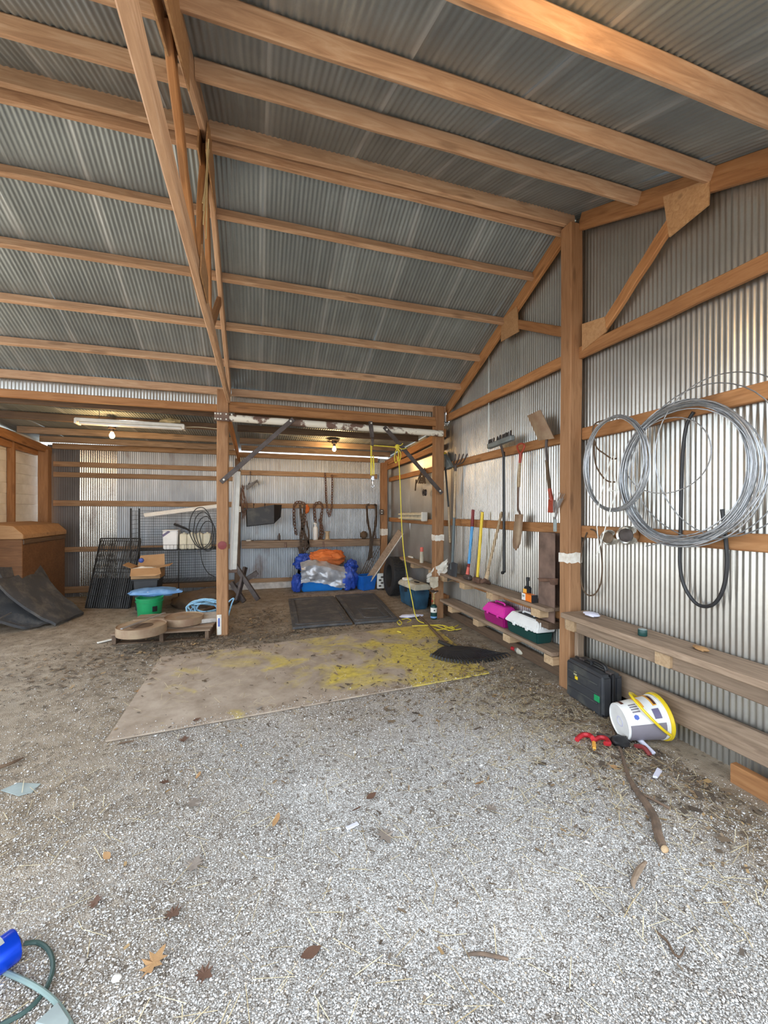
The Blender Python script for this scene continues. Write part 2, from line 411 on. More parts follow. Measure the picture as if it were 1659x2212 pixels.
# ------------------------------------------------------------------ corrugated metal
PITCH, AMP = .0338, .0031
def corr(name, mat, parent, a, b, fn, seg=6, rows=2, amp=AMP, phase=0):
    """sheet whose waves cross coordinate s in [a, b]; fn(s, t, h) -> point, t in 0..1 along the waves, h = height of the wave"""
    n = max(2, int(round((b-a)/PITCH*seg)))
    vs_ = []; wr = random.uniform(0, 6)
    for i in range(n+1):
        s = a+(b-a)*i/n; h = amp*math.sin(2*math.pi*s/PITCH)
        for j in range(rows):
            t = j/(rows-1); w = .0025*math.sin(3.1*t*4+wr) if 0 < t < 1 else 0
            vs_.append(fn(s, t, h+w))
    f = [(i*rows+j, (i+1)*rows+j, (i+1)*rows+j+1, i*rows+j+1) for i in range(n) for j in range(rows-1)]
    c = sum((V(p) for p in vs_), V((0, 0, 0)))/len(vs_)
    me = bpy.data.meshes.new(name); me.from_pydata([V(p)-c for p in vs_], [], f)
    me.polygons.foreach_set('use_smooth', [True]*len(f)); me.materials.append(MAT[mat])
    o = bpy.data.objects.new(name, me); COL.objects.link(o); o.location = c
    setp(o, parent); return o

def bands(a, b, w=.61):
    n = int(math.ceil((b-a)/w)); return [(a+i*w, min(b, a+(i+1)*w)+.02) for i in range(n)]

roof = thing('ceiling', 'corrugated metal gable roof on bare wooden purlins over the main bay', 'roof', (0, RY, 4.1), kind='structure')
sn, cs = SLOPE/math.hypot(1, SLOPE), 1/math.hypot(1, SLOPE)
for k, (a, b) in enumerate(bands(-3.62, 2.78)):
    lift = .0025*(k % 2)
    corr('roof_sheet', 'roof_metal', roof, a, b, lambda s, t, h: (s, 2.97+(5.56-2.97)*t+h*sn, zs(2.97+(5.56-2.97)*t)+h*cs+lift), rows=6)
    corr('roof_sheet', 'roof_metal', roof, a, b, lambda s, t, h: (s, 2.99+(.35-2.99)*t-h*sn, zs(2.99+(.35-2.99)*t)+h*cs+lift), rows=6)
rear = [3.46, 3.97, 4.48, 4.97, 5.43]; front = [2.28, 1.79, 1.27, .72]
for i, (xa, xb) in enumerate(((-3.30, -.352), (-.308, 2.595))):
    dz = 0
    for y in rear:
        upv = (0, sn, cs) if y < 5.4 else (0, 0, 1)
        beam('purlin', (xa, y, zc(y)+.01), (xb, y+random.uniform(-.008, .008), zc(y)+.012), .04, .088 if y < 5.4 else .09, 'pine_purlin', roof, up=upv)
    for y in front:
        sh_ = .10 if i == 0 and y > 1.5 else 0
        beam('purlin', (xa, y+sh_*1.3, zc(y+sh_*1.3)+.014), (xb, y+sh_, zc(y+sh_)+.014), .038, .084, 'pine_purlin', roof, up=(0, -sn, cs))
    beam('ridge_beam', (xa, RY+.03, zc(RY)-.035), (xb, RY+.03, zc(RY)-.035), .04, .14, 'pine_purlin', roof)
    beam('ridge_beam', (xa, RY-.05, zc(RY)-.005), (xb, RY-.05, zc(RY)-.005), .04, .14, 'pine_purlin', roof)

lean = thing('ceiling', 'low corrugated lean-to roof over the back of the shed', 'roof', (0, 7, 2.8), kind='structure')
for k, (a, b) in enumerate(bands(-3.62, 2.78)):
    lift = .0025*(k % 2)
    corr('roof_sheet', 'roof_metal', lean, a, b, lambda s, t, h: (s, 5.44+(8.47-5.44)*t, zl(5.44+(8.47-5.44)*t)+h+lift), rows=4)
for i, (xa, xb) in enumerate(((-3.30, -.40), (-.28, 2.54))):
    for y in (5.62, 6.36, 7.22, 7.86):
        beam('purlin', (xa, y, zl(y)-.056), (xb, y, zl(y)-.056), .04, .095, 'dark_board' if y < 7 else 'old_board', lean)
for xx in (-3.36, -.34, 2.60):
    beam('rafter', (xx, 5.46, zl(5.46)-.16), (xx, 8.36, zl(8.36)-.16), .04, .12, 'pine_warm', lean)
beam('rafter', (2.58, 5.5, 2.46), (2.58, 8.2, 2.40), .04, .09, 'pine_warm', lean)

# ------------------------------------------------------------------ right wall
wr_ = thing('wall_right', 'galvanised corrugated gable wall with wooden girts', 'wall', (XW, 4, 0), kind='structure')
def rtop(y): return (zs(y) if y < 5.46 else zl(y))-.012
for k, (a, b) in enumerate(bands(.40, YB, .665)):
    lift = .003*(k % 2)
    corr('wall_sheet', 'wall_metal', wr_, a, b, lambda s, t, h: (XW+h+lift, s, -.03+(rtop(s)+.03)*t), rows=5, amp=.0041)
GX = XW-.028
PY0, PY1 = 2.84, 2.965                      # near post
FY0, FY1 = 5.30, 5.43                       # far post
for z, h, y0_, y1_ in ((2.16, .10, .45, PY0), (1.335, .10, .45, PY0), (2.165, .09, PY1, FY0), (1.35, .095, PY1, FY0), (2.16, .085, FY1, 8.2), (1.33, .085, FY1, 8.2), (.24, .09, FY1, 8.2)):
    beam('girt', (GX, y0_, z), (GX, y1_, z), .040, h, 'pine_warm', wr_)
beam('sill', (2.625, .45, .235), (2.625, PY0, .20), .04, .17, 'old_board', wr_)
beam('sill', (2.52, .42, .055), (2.545, 1.62, .05), .05, .11, 'pine_warm', wr_)
beam('sill', (2.63, PY1, .06), (2.63, 8.2, .06), .04, .11, 'dark_board', wr_)

# ------------------------------------------------------------------ back wall
wb = thing('wall_back', 'patched corrugated back wall with horizontal wooden girts', 'wall', (0, YB, 0), kind='structure')
for k, (a, b) in enumerate(bands(-3.42, 2.66)):
    m = 'dark_sheet' if k < 1 else ('shiny_sheet' if k == 1 else 'back_metal')
    if k == 0: b = -2.95
    if k == 1: a = -2.97; b = -2.36
    if k == 2: a = -2.38; b = -1.55
    if k == 3: a = -1.60
    corr('wall_sheet', m, wb, a, b, lambda s, t, h: (s, YB+h+.003*(k % 2), -.03+(2.65)*t), rows=4, amp=.0034 if m != 'dark_sheet' else .0015)
GY = YB-.026
for z, h in ((2.29, .085), (2.11, .085), (1.62, .10), (.82, .085), (.125, .11)):
    beam('girt', (-3.32, GY, z), (-.42, GY, z), .036, h, 'pine_back', wb)
for z, h in ((2.235, .095), (1.60, .095), (.115, .135)):
    beam('girt', (-.30, GY, z), (2.42, GY, z), .036, h, 'pine_back', wb)
beam('top_plate', (-3.32, GY-.03, 2.592), (-.36, GY-.03, 2.606), .05, .095, 'pine_back', wb)
beam('top_plate', (-.36, GY-.03, 2.575), (2.42, GY-.03, 2.575), .05, .095, 'pine_back', wb)
beam('stud', (-.36, GY, 0), (-.36, GY, 2.5), .10, .04, 'dark_board', wb, up=(0, 1, 0))
cb = MB().box((.15, 8.30, .05), (1.5, .10, .13)).build('baseboard_back', 'concrete', bev=.01)
tag(cb, 'pale concrete footing along the foot of the back wall', 'footing', kind='structure')

# ------------------------------------------------------------------ left wall of pale planks
wl = thing('wall_left', 'whitewashed plank wall at the far left', 'wall', (XL, 5, 0), kind='structure')
for i in range(17):
    z = .02+i*.157
    MB().box((XL+random.uniform(-.004, .004), 6.92, z+.079), (.024, 2.98, .1575)).build('plank', 'white_plank', wl, bev=.004)
for y in (5.47, 7.40):
    beam('stud', (XL+.06, y, 0), (XL+.06, y, 2.62), .09, .05, 'pine_warm', wl, up=(0, 1, 0))
beam('girt', (XL+.06, 5.45, 2.50), (XL+.06, 8.12, 2.46), .05, .13, 'pine_warm', wl)

# ------------------------------------------------------------------ posts, header, trusses
def post(label, xa, ya, w, d, h, mat='pine_post'):
    r = thing('post', label, 'post', (xa+w/2, ya+d/2, 0), kind='structure')
    beam('timber', (xa+w/2, ya+d/2, -.02), (xa+w/2, ya+d/2, h), d, w, mat, r, up=(1, 0, 0), ch=.008)
    return r
def paint_band(p, xa, ya, w, d, z0, z1):
    m = MB(); e = .0025; c = [(xa-e, ya-e), (xa+w+e, ya-e), (xa+w+e, ya+d+e), (xa-e, ya+d+e)]; ring = []
    for i in range(4):
        for k in range(6):
            t = k/6; a, b = c[i], c[(i+1) % 4]; ring.append((a[0]+(b[0]-a[0])*t, a[1]+(b[1]-a[1])*t))
    n = len(ring)
    lo = [V((x, y, z0+random.uniform(-.008, .008))) for x, y in ring]; hi = [V((x, y, z1+random.uniform(-.008, .008))) for x, y in ring]
    m.add(lo+hi, [(k, (k+1) % n, n+(k+1) % n, n+k) for k in range(n)]); m.build('paint_band', 'paint_white', [c_ for c_ in p.children if c_.name.startswith('timber')][0], smooth=False, label='brushed white paint band')
np_ = post('thick near right post with a white paint band, beside the wire coils', 2.50, PY0, .125, .125, 3.93)
za, zb = A(1230, 1216, X=2.5).z, A(1230, 1195, X=2.5).z; paint_band(np_, 2.50, PY0, .125, .125, za, zb)
beam('cleat', (2.585, PY0-.022, .10), (2.585, PY0-.022, .62), .07, .04, 'old_board', np_, up=(0, 1, 0))
fp = post('right post carrying the white steel pipe, behind the leaning tools', 2.385, FY0, .13, .13, 2.98)
za, zb = A(945, 1167, X=2.45).z, A(945, 1155, X=2.45).z; paint_band(fp, 2.385, FY0, .13, .13, za, zb)
cp = post('back right corner post beside the tyre', 2.44, 8.10, .13, .13, 2.50)
za, zb = A(830, 1157, X=2.47).z, A(830, 1143, X=2.47).z; paint_band(cp, 2.44, 8.10, .13, .13, za, zb)
mp = post('centre post standing in the middle of the shed with a blue mark at its foot', -.462, 5.27, .13, .13, 2.95)
MB().box((-.43, 5.268, .14), (.05, .004, .24)).build('whitewash', 'paint_white', mp, bev=.001, label='white chalky patch at the foot')
MB().box((-.432, 5.265, .17), (.018, .004, .10)).build('blue_mark', 'label_blue', mp, label='blue paint mark')
lp = post('back left corner post beside the whitewashed planks', -3.45, 8.14, .14, .14, 2.50)
tl = A(478, 1178, Y=5.265)
MB().lathe([(.001, 0), (.045, .002), (.05, .008), (.001, .014)], tl+V((.01, .004, 0)), (0, -1, 0), 16).build('red_disc', 'maroon', mp, label='faded red paint disc')

hd = thing('trim_1', 'header timbers and corrugated strip under the main eave', 'header', (0, 5.36, 2.75), kind='structure')
beam('header', (-3.35, 5.31, 2.728), (-.465, 5.31, 2.728), .045, .085, 'pine_warm', hd)
beam('header', (-.33, 5.31, 2.735), (2.385, 5.31, 2.735), .045, .085, 'pine_warm', hd)
beam('header', (-.33, 5.34, 2.80), (2.385, 5.34, 2.80), .04, .05, 'pine_warm', hd)
corr('eave_strip', 'wall_metal', hd, -3.4, -.465, lambda s, t, h: (s, 5.50+h, 2.76+.205*t))
corr('eave_strip', 'wall_metal', hd, -.33, 2.68, lambda s, t, h: (s, 5.50+h, 2.76+.205*t))

def truss(X, label, split=False):
    r = thing('roof_truss', label, 'truss', (X, RY, 2.8), kind='structure')
    w = .038; m1 = 'pine_warm' if split else 'pine_purlin'
    segs = ((.42, PY0-.002), (PY1+.002, FY0+.1)) if split else ((.42, RY), (RY, 5.40))
    for (a, b) in segs:
        beam('top_chord', (X, a, zc(a)-.015), (X, b, zc(b)-.015), w, .135, m1, r, up=(0, 0, 1))
    for (a, b) in (segs if split else ((.42, 5.26),)):
        beam('bottom_chord', (X, a, 2.84), (X, b, 2.84), w if not split else .038, .10, m1, r, seg=10)
    if split:
        beam('web', (X-.005, 2.62, 2.93), (X-.005, 2.02, 3.42), .036, .085, m1, r)
        beam('web', (X-.005, 3.02, 3.09), (X-.005, 3.78, 3.50), .036, .085, m1, r)
        beam('web_block', (X-.005, 3.00, 2.86), (X-.005, 3.00, 3.14), .04, .06, m1, r, up=(0, 1, 0))
        gx = X-.026
        for poly in ([(1432, 425), (1533, 385), (1530, 442), (1445, 512)], [(1257, 700), (1306, 684), (1309, 716), (1257, 758)], [(1083, 690), (1116, 662), (1120, 716), (1082, 738)]):
            MB().prism([A(*p, X=gx) for p in poly], (.011, 0, 0)).build('gusset_plate', 'gusset_ply', r, smooth=False)
    else:
        for (p, q) in (((2.62, 2.87), (1.78, 3.42)), ((2.64, 2.87), (2.93, 3.86)), ((3.32, 2.87), (3.01, 3.86)), ((3.34, 2.87), (4.10, 3.44))):
            beam('web', (X-.012, *p), (X-.012, *q), .034, .085, 'pine_warm', r)
        for sx in (-.024, .024):
            MB().prism([(X+sx, 2.45, 2.80), (X+sx, 2.80, 2.80), (X+sx, 2.80, 2.96), (X+sx, 2.52, 3.0)], (.009, 0, 0)).build('gusset_plate', 'gusset_ply', r, smooth=False)
            MB().prism([(X+sx, 2.70, 3.68), (X+sx, 3.24, 3.68), (X+sx, 3.16, 3.92), (X+sx, 2.97, 4.0), (X+sx, 2.78, 3.92)], (.009, 0, 0)).build('gusset_plate', 'gusset_ply', r, smooth=False)
            MB().prism([(X+sx, 1.55, 3.22), (X+sx, 2.05, 3.40), (X+sx, 2.02, 3.58), (X+sx, 1.55, 3.40)], (.009, 0, 0)).build('gusset_plate', 'gusset_ply', r, smooth=False)
    return r
truss(-.33, 'wooden roof truss over the centre post, its long bottom chord overhead')
truss(2.605, 'wooden gable truss with plywood gussets against the right wall', True)
truss(-3.33, 'wooden roof truss beside the left plank wall')

# ------------------------------------------------------------------ shelves and benches along the right wall
def floorz(x, y): return gz(x, y)
sh = thing('wall_bench', 'long weathered plank bench under the wire coils on the near wall', 'bench', (2.5, 2, .6))
bf0, bf1 = 2.40, .50
beam('seat_plank', (2.515, 2.80, .655), (2.515, bf1, .645), .27, .042, 'old_board', sh)
beam('front_rail', (2.44, 2.80, .585), (2.44, bf1, .575), .04, .085, 'old_board', sh)
for y, l in ((2.72, .12), (1.93, .12), (1.0, .12)):
    beam('bracket', (2.40, y, .588), (2.64, y, .588), .10, .082, 'pale_block', sh)
us = thing('wall_shelf', 'upper plank shelf on the far wall with tools standing on it', 'shelf', (2.55, 4.2, .6))
beam('shelf_board', (2.545, 3.06, .628), (2.545, 5.26, .628), .22, .032, 'old_board', us)
beam('ledger', (2.60, 3.06, .575), (2.60, 5.26, .575), .04, .07, 'pine_warm', us)
for y in (3.2, 3.98, 4.62, 5.2): beam('bracket', (2.44, y, .575), (2.63, y, .575), .13, .072, 'pale_block', us)
ls = thing('wall_shelf', 'lower plank shelf on the far wall carrying two tackle boxes', 'shelf', (2.55, 4.2, .25))
beam('shelf_board', (2.545, 2.98, .262), (2.545, 5.26, .262), .22, .034, 'old_board', ls)
beam('ledger', (2.60, 2.98, .21), (2.60, 5.26, .21), .04, .065, 'dark_board', ls)
for y in (3.02, 3.66, 4.28, 4.95): beam('bracket', (2.44, y, .205), (2.63, y, .205), .12, .072, 'pale_block', ls)
rs = thing('wall_shelf', 'short plank shelf on the wall behind the tyre', 'shelf', (2.5, 6.5, .6))
beam('shelf_board', (2.52, 5.50, .66), (2.52, 7.05, .66), .22, .035, 'old_board', rs)
for y in (5.6, 6.35): beam('bracket', (2.44, y, .605), (2.63, y, .605), .14, .07, 'pale_block', rs)
bs = thing('wall_shelf', 'long plank shelf across the back wall holding a white spray bottle', 'shelf', (1, 8.2, .9))
beam('shelf_board', (-.28, 8.25, .915), (2.42, 8.25, .915), .24, .03, 'old_board', bs)
beam('front_rail', (-.28, 8.15, .845), (2.42, 8.15, .845), .035, .11, 'old_board', bs)
for x in (.52, 1.25): beam('strap', (x, 8.12, .80), (x, 8.12, .90), .035, .012, 'rust_steel', bs, up=(0, 1, 0), ch=.002)

# ------------------------------------------------------------------ plywood, mats, pallet
py = MB(); c0, c1, c2, c3 = V((-.93, 3.06, 0)), V((2.05, 3.34, 0)), V((2.20, 5.02, 0)), V((-.93, 4.66, 0))
py.grid(lambda u, v: (c0*(1-u)+c1*u)*(1-v)+(c3*(1-u)+c2*u)*v+V((0, 0, .006+.003*math.sin(u*7)*math.sin(v*5))), 30, 16, thick=(0, 0, .011))
o = py.build('plywood_sheet', 'yellow_ply', base=True); tag(o, 'dusty plywood sheet with yellow overspray lying flat on the floor', 'plywood')

def mat_slab(label, corners, detail):
    r = thing('rubber_mat', label, 'mat', (sum((V(c) for c in corners), V((0, 0, 0)))/4), 'black rubber mats in front of the tarp bundle')
    c = [V(p) for p in corners]
    def P(u, v, z): p = (c[0]*(1-u)+c[1]*u)*(1-v)+(c[3]*(1-u)+c[2]*u)*v; return V((p.x, p.y, z+.006*math.sin(u*4+v*6)))
    MB().grid(lambda u, v: P(u, v, .012), 14, 18, thick=(0, 0, .028)).build('slab', 'stall_rubber', r)
    for a in detail:
        m = MB(); u0, u1, v0, v1 = a
        for q in ((u0, v0, u1, v0), (u1, v0, u1, v1), (u1, v1, u0, v1), (u0, v1, u0, v0)):
            m.bar(P(q[0], q[1], .044), P(q[2], q[3], .044), .05, .012)
        m.build('raised_rib', 'stall_rubber', r, bev=.003)
    return r
mat_slab('left black rubber mat lying in front of the blue tarp bundle', [(.43, 5.27, 0), (1.20, 5.30, 0), (1.26, 7.05, 0), (.50, 7.02, 0)], [(.08, .92, .06, .94)])
mat_slab('right black rubber mat with a raised square, lying near the tyre', [(1.23, 5.28, 0), (1.84, 5.26, 0), (2.00, 7.08, 0), (1.30, 7.10, 0)], [(.30, .78, .10, .40), (.06, .94, .05, .95)])

pl = thing('wooden_pallet', 'grey wooden pallet on the dirt left of the centre post', 'pallet', (-1.0, 5.6, 0))
q0, q1 = V((-1.55, 5.26, 0)), V((-.52, 5.16, 0)); qd = (q1-q0).normalized(); qn = V((-qd.y, qd.x, 0))
for k in range(6): beam('deck_board', q0+qn*(.05+k*.155)+V((0, 0, .115)), q1+qn*(.05+k*.155)+V((0, 0, .115)), .12, .02, 'old_board', pl)
for k in range(3):
    a = q0+qd*(.03+k*.485); beam('stringer', a+V((0, 0, .058)), a+qn*.9+V((0, 0, .058)), .04, .092, 'dark_board', pl)
for k in (0, 2): beam('bottom_board', q0+qn*(.06+k*.39)+V((0, 0, .008)), q1+qn*(.06+k*.39)+V((0, 0, .008)), .10, .014, 'dark_board', pl)
PZ = .126
def drum(label, c, r, h, mat, lid):
    t = thing('round_lid', label, 'lid', c)
    MB().lathe([(r*.9, 0), (r, .012), (r, h), (r*.985, h+.004), (r*.95, h-.006), (.001, h-.014)], c, n=36).build('rim', mat, t)
    MB().lathe([(r*.94, h-.010), (r*.5, h-.012), (r*.2, h+.002), (.001, h+.002)], c, n=30).build('top', lid, t)
    return t
cc = A(300, 1380, Z=PZ); cc.y += .20
drum('large rusty round lid with a tan rim on the front of the pallet', V((cc.x-.02, cc.y, PZ)), .25, .10, 'spade_rust', 'dark_board')
drum('smaller tan round lid behind the large rusty one on the pallet', V((cc.x+.36, cc.y+.33, PZ)), .22, .09, 'spade_rust', 'old_board')
tag(MB().box((-.62, 5.62, PZ+.025), (.30, .36, .05), Matrix.Rotation(.2, 3, 'Z')).build('concrete_slab', 'concrete', bev=.006), 'flat grey paving slab on the pallet beside the centre post', 'slab')
a, b = A(262, 1358, Z=PZ+.13), A(352, 1330, Z=PZ+.13)
tag(MB().bar(V((a.x, a.y, PZ+.126)), V((b.x, b.y+.1, PZ+.14)), .03, .012).build('metal_strip', 'steel', bev=.002), 'thin bright metal strip lying across the rusty lids', 'strip')
a = A(240, 1386, Z=0); tag(MB().bar((a.x-.12, a.y-.05, .012), (a.x+.13, a.y+.12, .02), .035, .012).build('splinter', 'paper', bev=.002), 'pale split stick on the dirt left of the pallet', 'stick')

# ------------------------------------------------------------------ left side: chest, mats, folded crate
ch = thing('wooden_chest', 'brown wooden chest with a tan lid against the left plank wall', 'chest', (-3.2, 7.2, 0))
MB().box((-3.15, 7.15, .62), (.44, 1.25, 1.0)).build('body', 'chest_wood', ch, bev=.008)
MB().prism([(-3.39, 6.5, 1.12), (-2.91, 6.5, 1.12), (-2.91, 6.5, 1.18), (-3.02, 6.5, 1.29), (-3.39, 6.5, 1.33)], (0, 1.28, 0)).build('lid', 'gusset_ply', ch, smooth=False, bev=.006)
beam('front_trim', (-2.925, 6.54, 1.08), (-2.925, 7.76, 1.08), .02, .06, 'dark_board', ch)
for y in (6.6, 7.7):
    for x in (-3.32, -2.98): MB().box((x, y, .06), (.07, .07, .13)).build('foot', 'dark_board', ch)
def lean_slab(label, lo0, lo1, hi0, hi1, th=.035, sag=.05):
    lo0, lo1, hi0, hi1 = map(V, (lo0, lo1, hi0, hi1))
    def f(u, v):
        p = (lo0*(1-u)+lo1*u)*(1-v)+(hi0*(1-u)+hi1*u)*v
        return p+V((0, 0, max(-p.z+.008, -sag*math.sin(math.pi*v)+.035*mnoise.noise(V((u*3, v*4, lo0.x*5))))))
    o = MB().grid(f, 10, 16, thick=(.01, -.008, th)).build('rubber_mat', 'stall_rubber'); return tag(o, label, 'mat', 'black rubber mats piled on the left')
lean_slab('top black rubber mat sliding off the left pile onto the dirt', A(120, 1352, Z=.02), A(180, 1326, Z=.02), V((-3.05, 6.15, .62)), V((-2.90, 6.95, .60)))
lean_slab('lower black rubber mat at the front of the left pile', A(52, 1360, Z=.02), A(118, 1346, Z=.015), V((-3.40, 6.0, .55)), V((-3.10, 6.55, .52)), sag=.08)
lean_slab('black rubber mat standing steepest against the wooden chest', V((-2.87, 6.62, .03)), V((-2.66, 7.20, .03)), V((-3.10, 6.30, .74)), V((-2.95, 7.0, .72)), sag=.02)
a = A(0, 1338, Z=.2)
tag(MB().tube([A(-60, 1366, Z=.25), A(24, 1324, Z=.25)], .010, 8).build('metal_rod', 'steel'), 'thin bright rod poking out of the mat pile at the left edge', 'rod')

def wire_panel(mbx, o, ux, uy, w, h, nx, ny, r):
    for i in range(nx+1): mbx.tube([o+ux*(w*i/nx), o+ux*(w*i/nx)+uy*h], r, 4)
    for j in range(ny+1): mbx.tube([o+uy*(h*j/ny), o+uy*(h*j/ny)+ux*w], r*1.25, 4)
fc = thing('folded_crate', 'folded black wire dog crate leaning on the back wall', 'crate', (-2.2, 7.4, 0))
b0, b1 = A(184, 1313, Z=.01), A(276, 1314, Z=.01); t0 = A(207, 1163, Y=b0.y+.42)
ux = (b1-b0); w_ = ux.length; ux.normalize(); uy = (t0-b0); uy = uy-ux*uy.dot(ux)*.6; h_ = uy.length; uy.normalize(); nn = ux.cross(uy)
for k, (nx, ny) in enumerate(((20, 6), (17, 7))):
    m = MB(); wire_panel(m, b0-nn*(.022*k), ux, uy, w_, h_*(1-.03*k), nx, ny, .006); m.build('wire_panel', 'black_wire', fc)
m = MB()
for u in (0, 1): m.tube([b0+ux*w_*u, b0+ux*w_*u+uy*h_], .009, 6)
m.tube([b0+uy*h_, b0+uy*h_+ux*w_], .009, 6); m.build('frame', 'black_wire', fc)
m = MB(); p = b0-nn*.045; m.prism([p, p+ux*w_, p+ux*w_+uy*h_*.42, p+uy*h_*.42], -nn*.03); m.build('tray', 'black_plastic', fc, smooth=False, bev=.004)

# wire shelving rack with jugs
rk = thing('wire_rack', 'black wire shelving rack against the back wall left of the centre post', 'rack', (-1.35, 7.75, 0))
RX0, RX1, RY0, RY1 = -1.95, -.62, 7.55, 8.05; rtopz = A(297, 1098, Y=RY0).z; shz = A(420, 1187, Y=RY0).z
for x in (RX0, RX1):
    for y in (RY0, RY1): MB().tube([(x, y, 0), (x, y, rtopz)], .014 if x == RX0 else .011, 8).build('upright', 'black_wire', rk)
MB().tube([A(386, 1190, Y=RY0), V((A(386, 1190, Y=RY0).x, RY0, 0))], .008, 6).build('upright', 'black_wire', rk)
m = MB(); wire_panel(m, V((RX0, RY1, .30)), V((1, 0, 0)), V((0, 0, 1)), RX1-RX0, rtopz-.34, 6, 26, .003); m.build('back_grid', 'black_wire', rk)
m = MB(); wire_panel(m, V((RX0, RY0, .3)), V((0, 1, 0)), V((0, 0, 1)), RY1-RY0, rtopz-.34, 5, 16, .003); m.build('side_grid', 'black_wire', rk)
for z in (shz, .30):
    m = MB(); wire_panel(m, V((RX0, RY0, z)), V((1, 0, 0)), V((0, 1, 0)), RX1-RX0, RY1-RY0, 24, 6, .0035)
    m.tube([(RX0, RY0, z), (RX1, RY0, z)], .008, 6); m.build('shelf', 'black_wire', rk)
m = MB(); q = A(351, 1185, Y=RY0-.01)
for k in range(15): m.tube([(q.x+k*.055, RY0-.012, shz), (q.x+k*.055, RY0-.012, shz+.085)], .003, 4)
m.tube([(q.x, RY0-.012, shz+.085), (q.x+.77, RY0-.012, shz+.085)], .004, 4); m.build('basket_rail', 'black_wire', rk)
sz = shz+.006
x0_, x1_ = A(351, 1186, Y=7.6).x, A(384, 1186, Y=7.6).x; top = A(360, 1147, Y=7.6).z-sz
wt = thing('plastic_tub', 'white square plastic tub with a purple stripe on the wire rack', 'tub', ((x0_+x1_)/2, 7.72, sz))
MB().prism([(x0_+.01, 7.6, sz), (x1_-.01, 7.6, sz), (x1_, 7.6, sz+top), (x0_, 7.6, sz+top)], (0, .26, 0)).build('body', 'white_plastic', wt, smooth=False, bev=.012, seg=2)
MB().box(((x0_+x1_)/2, 7.73, sz+top+.006), (x1_-x0_+.012, .28, .016)).build('lid', 'white_plastic', wt, bev=.004)
p = (A(351, 1158, Y=7.597), A(366, 1147.5, Y=7.597)); MB().bar(p[0], p[1], .003, .035, up=(0, 0, 1)).build('stripe', 'label_purple', wt, label='dark purple printed stripe')
for k in range(4):
    xa = A(387.5+k*17, 1184, Y=7.6).x; xb = A(404+k*17, 1184, Y=7.6).x; cx_ = (xa+xb)/2; hw = (xb-xa)/2; tj = (A(395, 1150, Y=7.6).z-sz)
    j = thing('plastic_jug', ['cream plastic jug next to the white tub on the rack', 'second cream plastic jug from the white tub on the rack', 'third cream plastic jug from the white tub on the rack', 'cream plastic jug nearest the centre post on the rack'][k], 'jug', (cx_, 7.68, sz), 'cream jugs on the wire rack')
    MB().box((cx_, 7.68, sz+tj*.45), (hw*2, .14, tj*.94)).build('body', 'cream_plastic', j, bev=.014, seg=3)
    MB().lathe([(.018, 0), (.018, .02), (.001, .02)], (cx_, 7.68, sz+tj*.915), n=12).build('cap', 'cream_plastic', j)
cg = thing('cable_coil', 'loops of black cable draped over the jugs on the wire rack', 'cable', (-.8, 7.6, 1.0))
for k in range(4):
    cx_, cy_ = 434+k*5, 1140+k*6; rx, ry = 24-k*2, 44-k*4
    pts = [A(cx_+rx*math.cos(a)+random.uniform(-2, 2), cy_+ry*math.sin(a), Y=7.53-.008*k) for a in np.linspace(0, 2*math.pi, 14)[:-1]]
    MB().tube(catmull(pts, 4, True), .007, 6, True).build('loop', 'black_wire', cg)
MB().tube(catmull([A(432, 1180, Y=7.5), A(437, 1215, Y=7.5), A(450, 1238, Y=7.5), A(463, 1245, Y=7.5)], 6), .007, 6).build('tail', 'black_wire', cg)
tag(MB().tube([A(376, 1132, Y=7.52), A(402, 1142, Y=7.52), A(412, 1148, Y=7.55)], [.022, .018, .012], 8).build('spray_nozzle', 'black_plastic'), 'short black nozzle lying above the white tub', 'nozzle')
fx2 = thing('tube_light', 'white unlit tube light propped along the top of the wire rack', 'light', A(400, 1105, Y=7.9))
MB().bar(A(311, 1112, Y=7.9), A(470, 1092, Y=7.9), .06, .05).build('housing', 'white_enamel', fx2, bev=.005)
MB().tube([A(313, 1116, Y=7.87), A(470, 1096, Y=7.87)], .014, 8).build('tube', 'white_plastic', fx2)

# cardboard box on a black stand, blue bag, buckets
st = thing('black_bin', 'black plastic bin holding up the cardboard box', 'bin', (-1.62, 7.05, 0))
bx0, bx1 = A(283, 1250, Y=6.95).x, A(345, 1250, Y=6.95).x; bz = A(300, 1251, Y=6.95).z
MB().prism([(bx0+.06, 6.95, 0), (bx1-.06, 6.95, 0), (bx1-.02, 6.95, bz), (bx0+.02, 6.95, bz)], (0, .36, 0)).build('body', 'black_plastic', st, smooth=False, bev=.01)
MB().box(((bx0+bx1)/2, 7.13, bz-.012), (bx1-bx0, .4, .022)).build('rim', 'black_plastic', st, bev=.004)
cbx = thing('cardboard_box', 'open brown cardboard box with torn flaps above the blue bag', 'box', ((bx0+bx1)/2, 7.1, bz))
hz_ = A(300, 1228, Y=6.95).z-bz; w = .006
m = MB().box(((bx0+bx1)/2, 6.95+.003, bz+hz_/2), (bx1-bx0, w, hz_)).box(((bx0+bx1)/2, 7.30, bz+hz_/2), (bx1-bx0, w, hz_)).box((bx0, 7.125, bz+hz_/2), (w, .35, hz_)).box((bx1, 7.125, bz+hz_/2), (w, .35, hz_)).box(((bx0+bx1)/2, 7.125, bz+.004), (bx1-bx0, .35, w))
m.build('walls', 'cardboard', cbx, smooth=False)
tz = bz+hz_; tp = lambda x, y, Y: A(x, y, Y=Y)
MB().prism([(bx0, 6.948, tz), (bx1, 6.948, tz), (bx1+.05, 6.80, tz-.07), (bx1-.03, 6.78, tz-.10), (bx0+.03, 6.78, tz-.09)], (0, -.005, .003)).build('flap', 'cardboard', cbx, smooth=False)
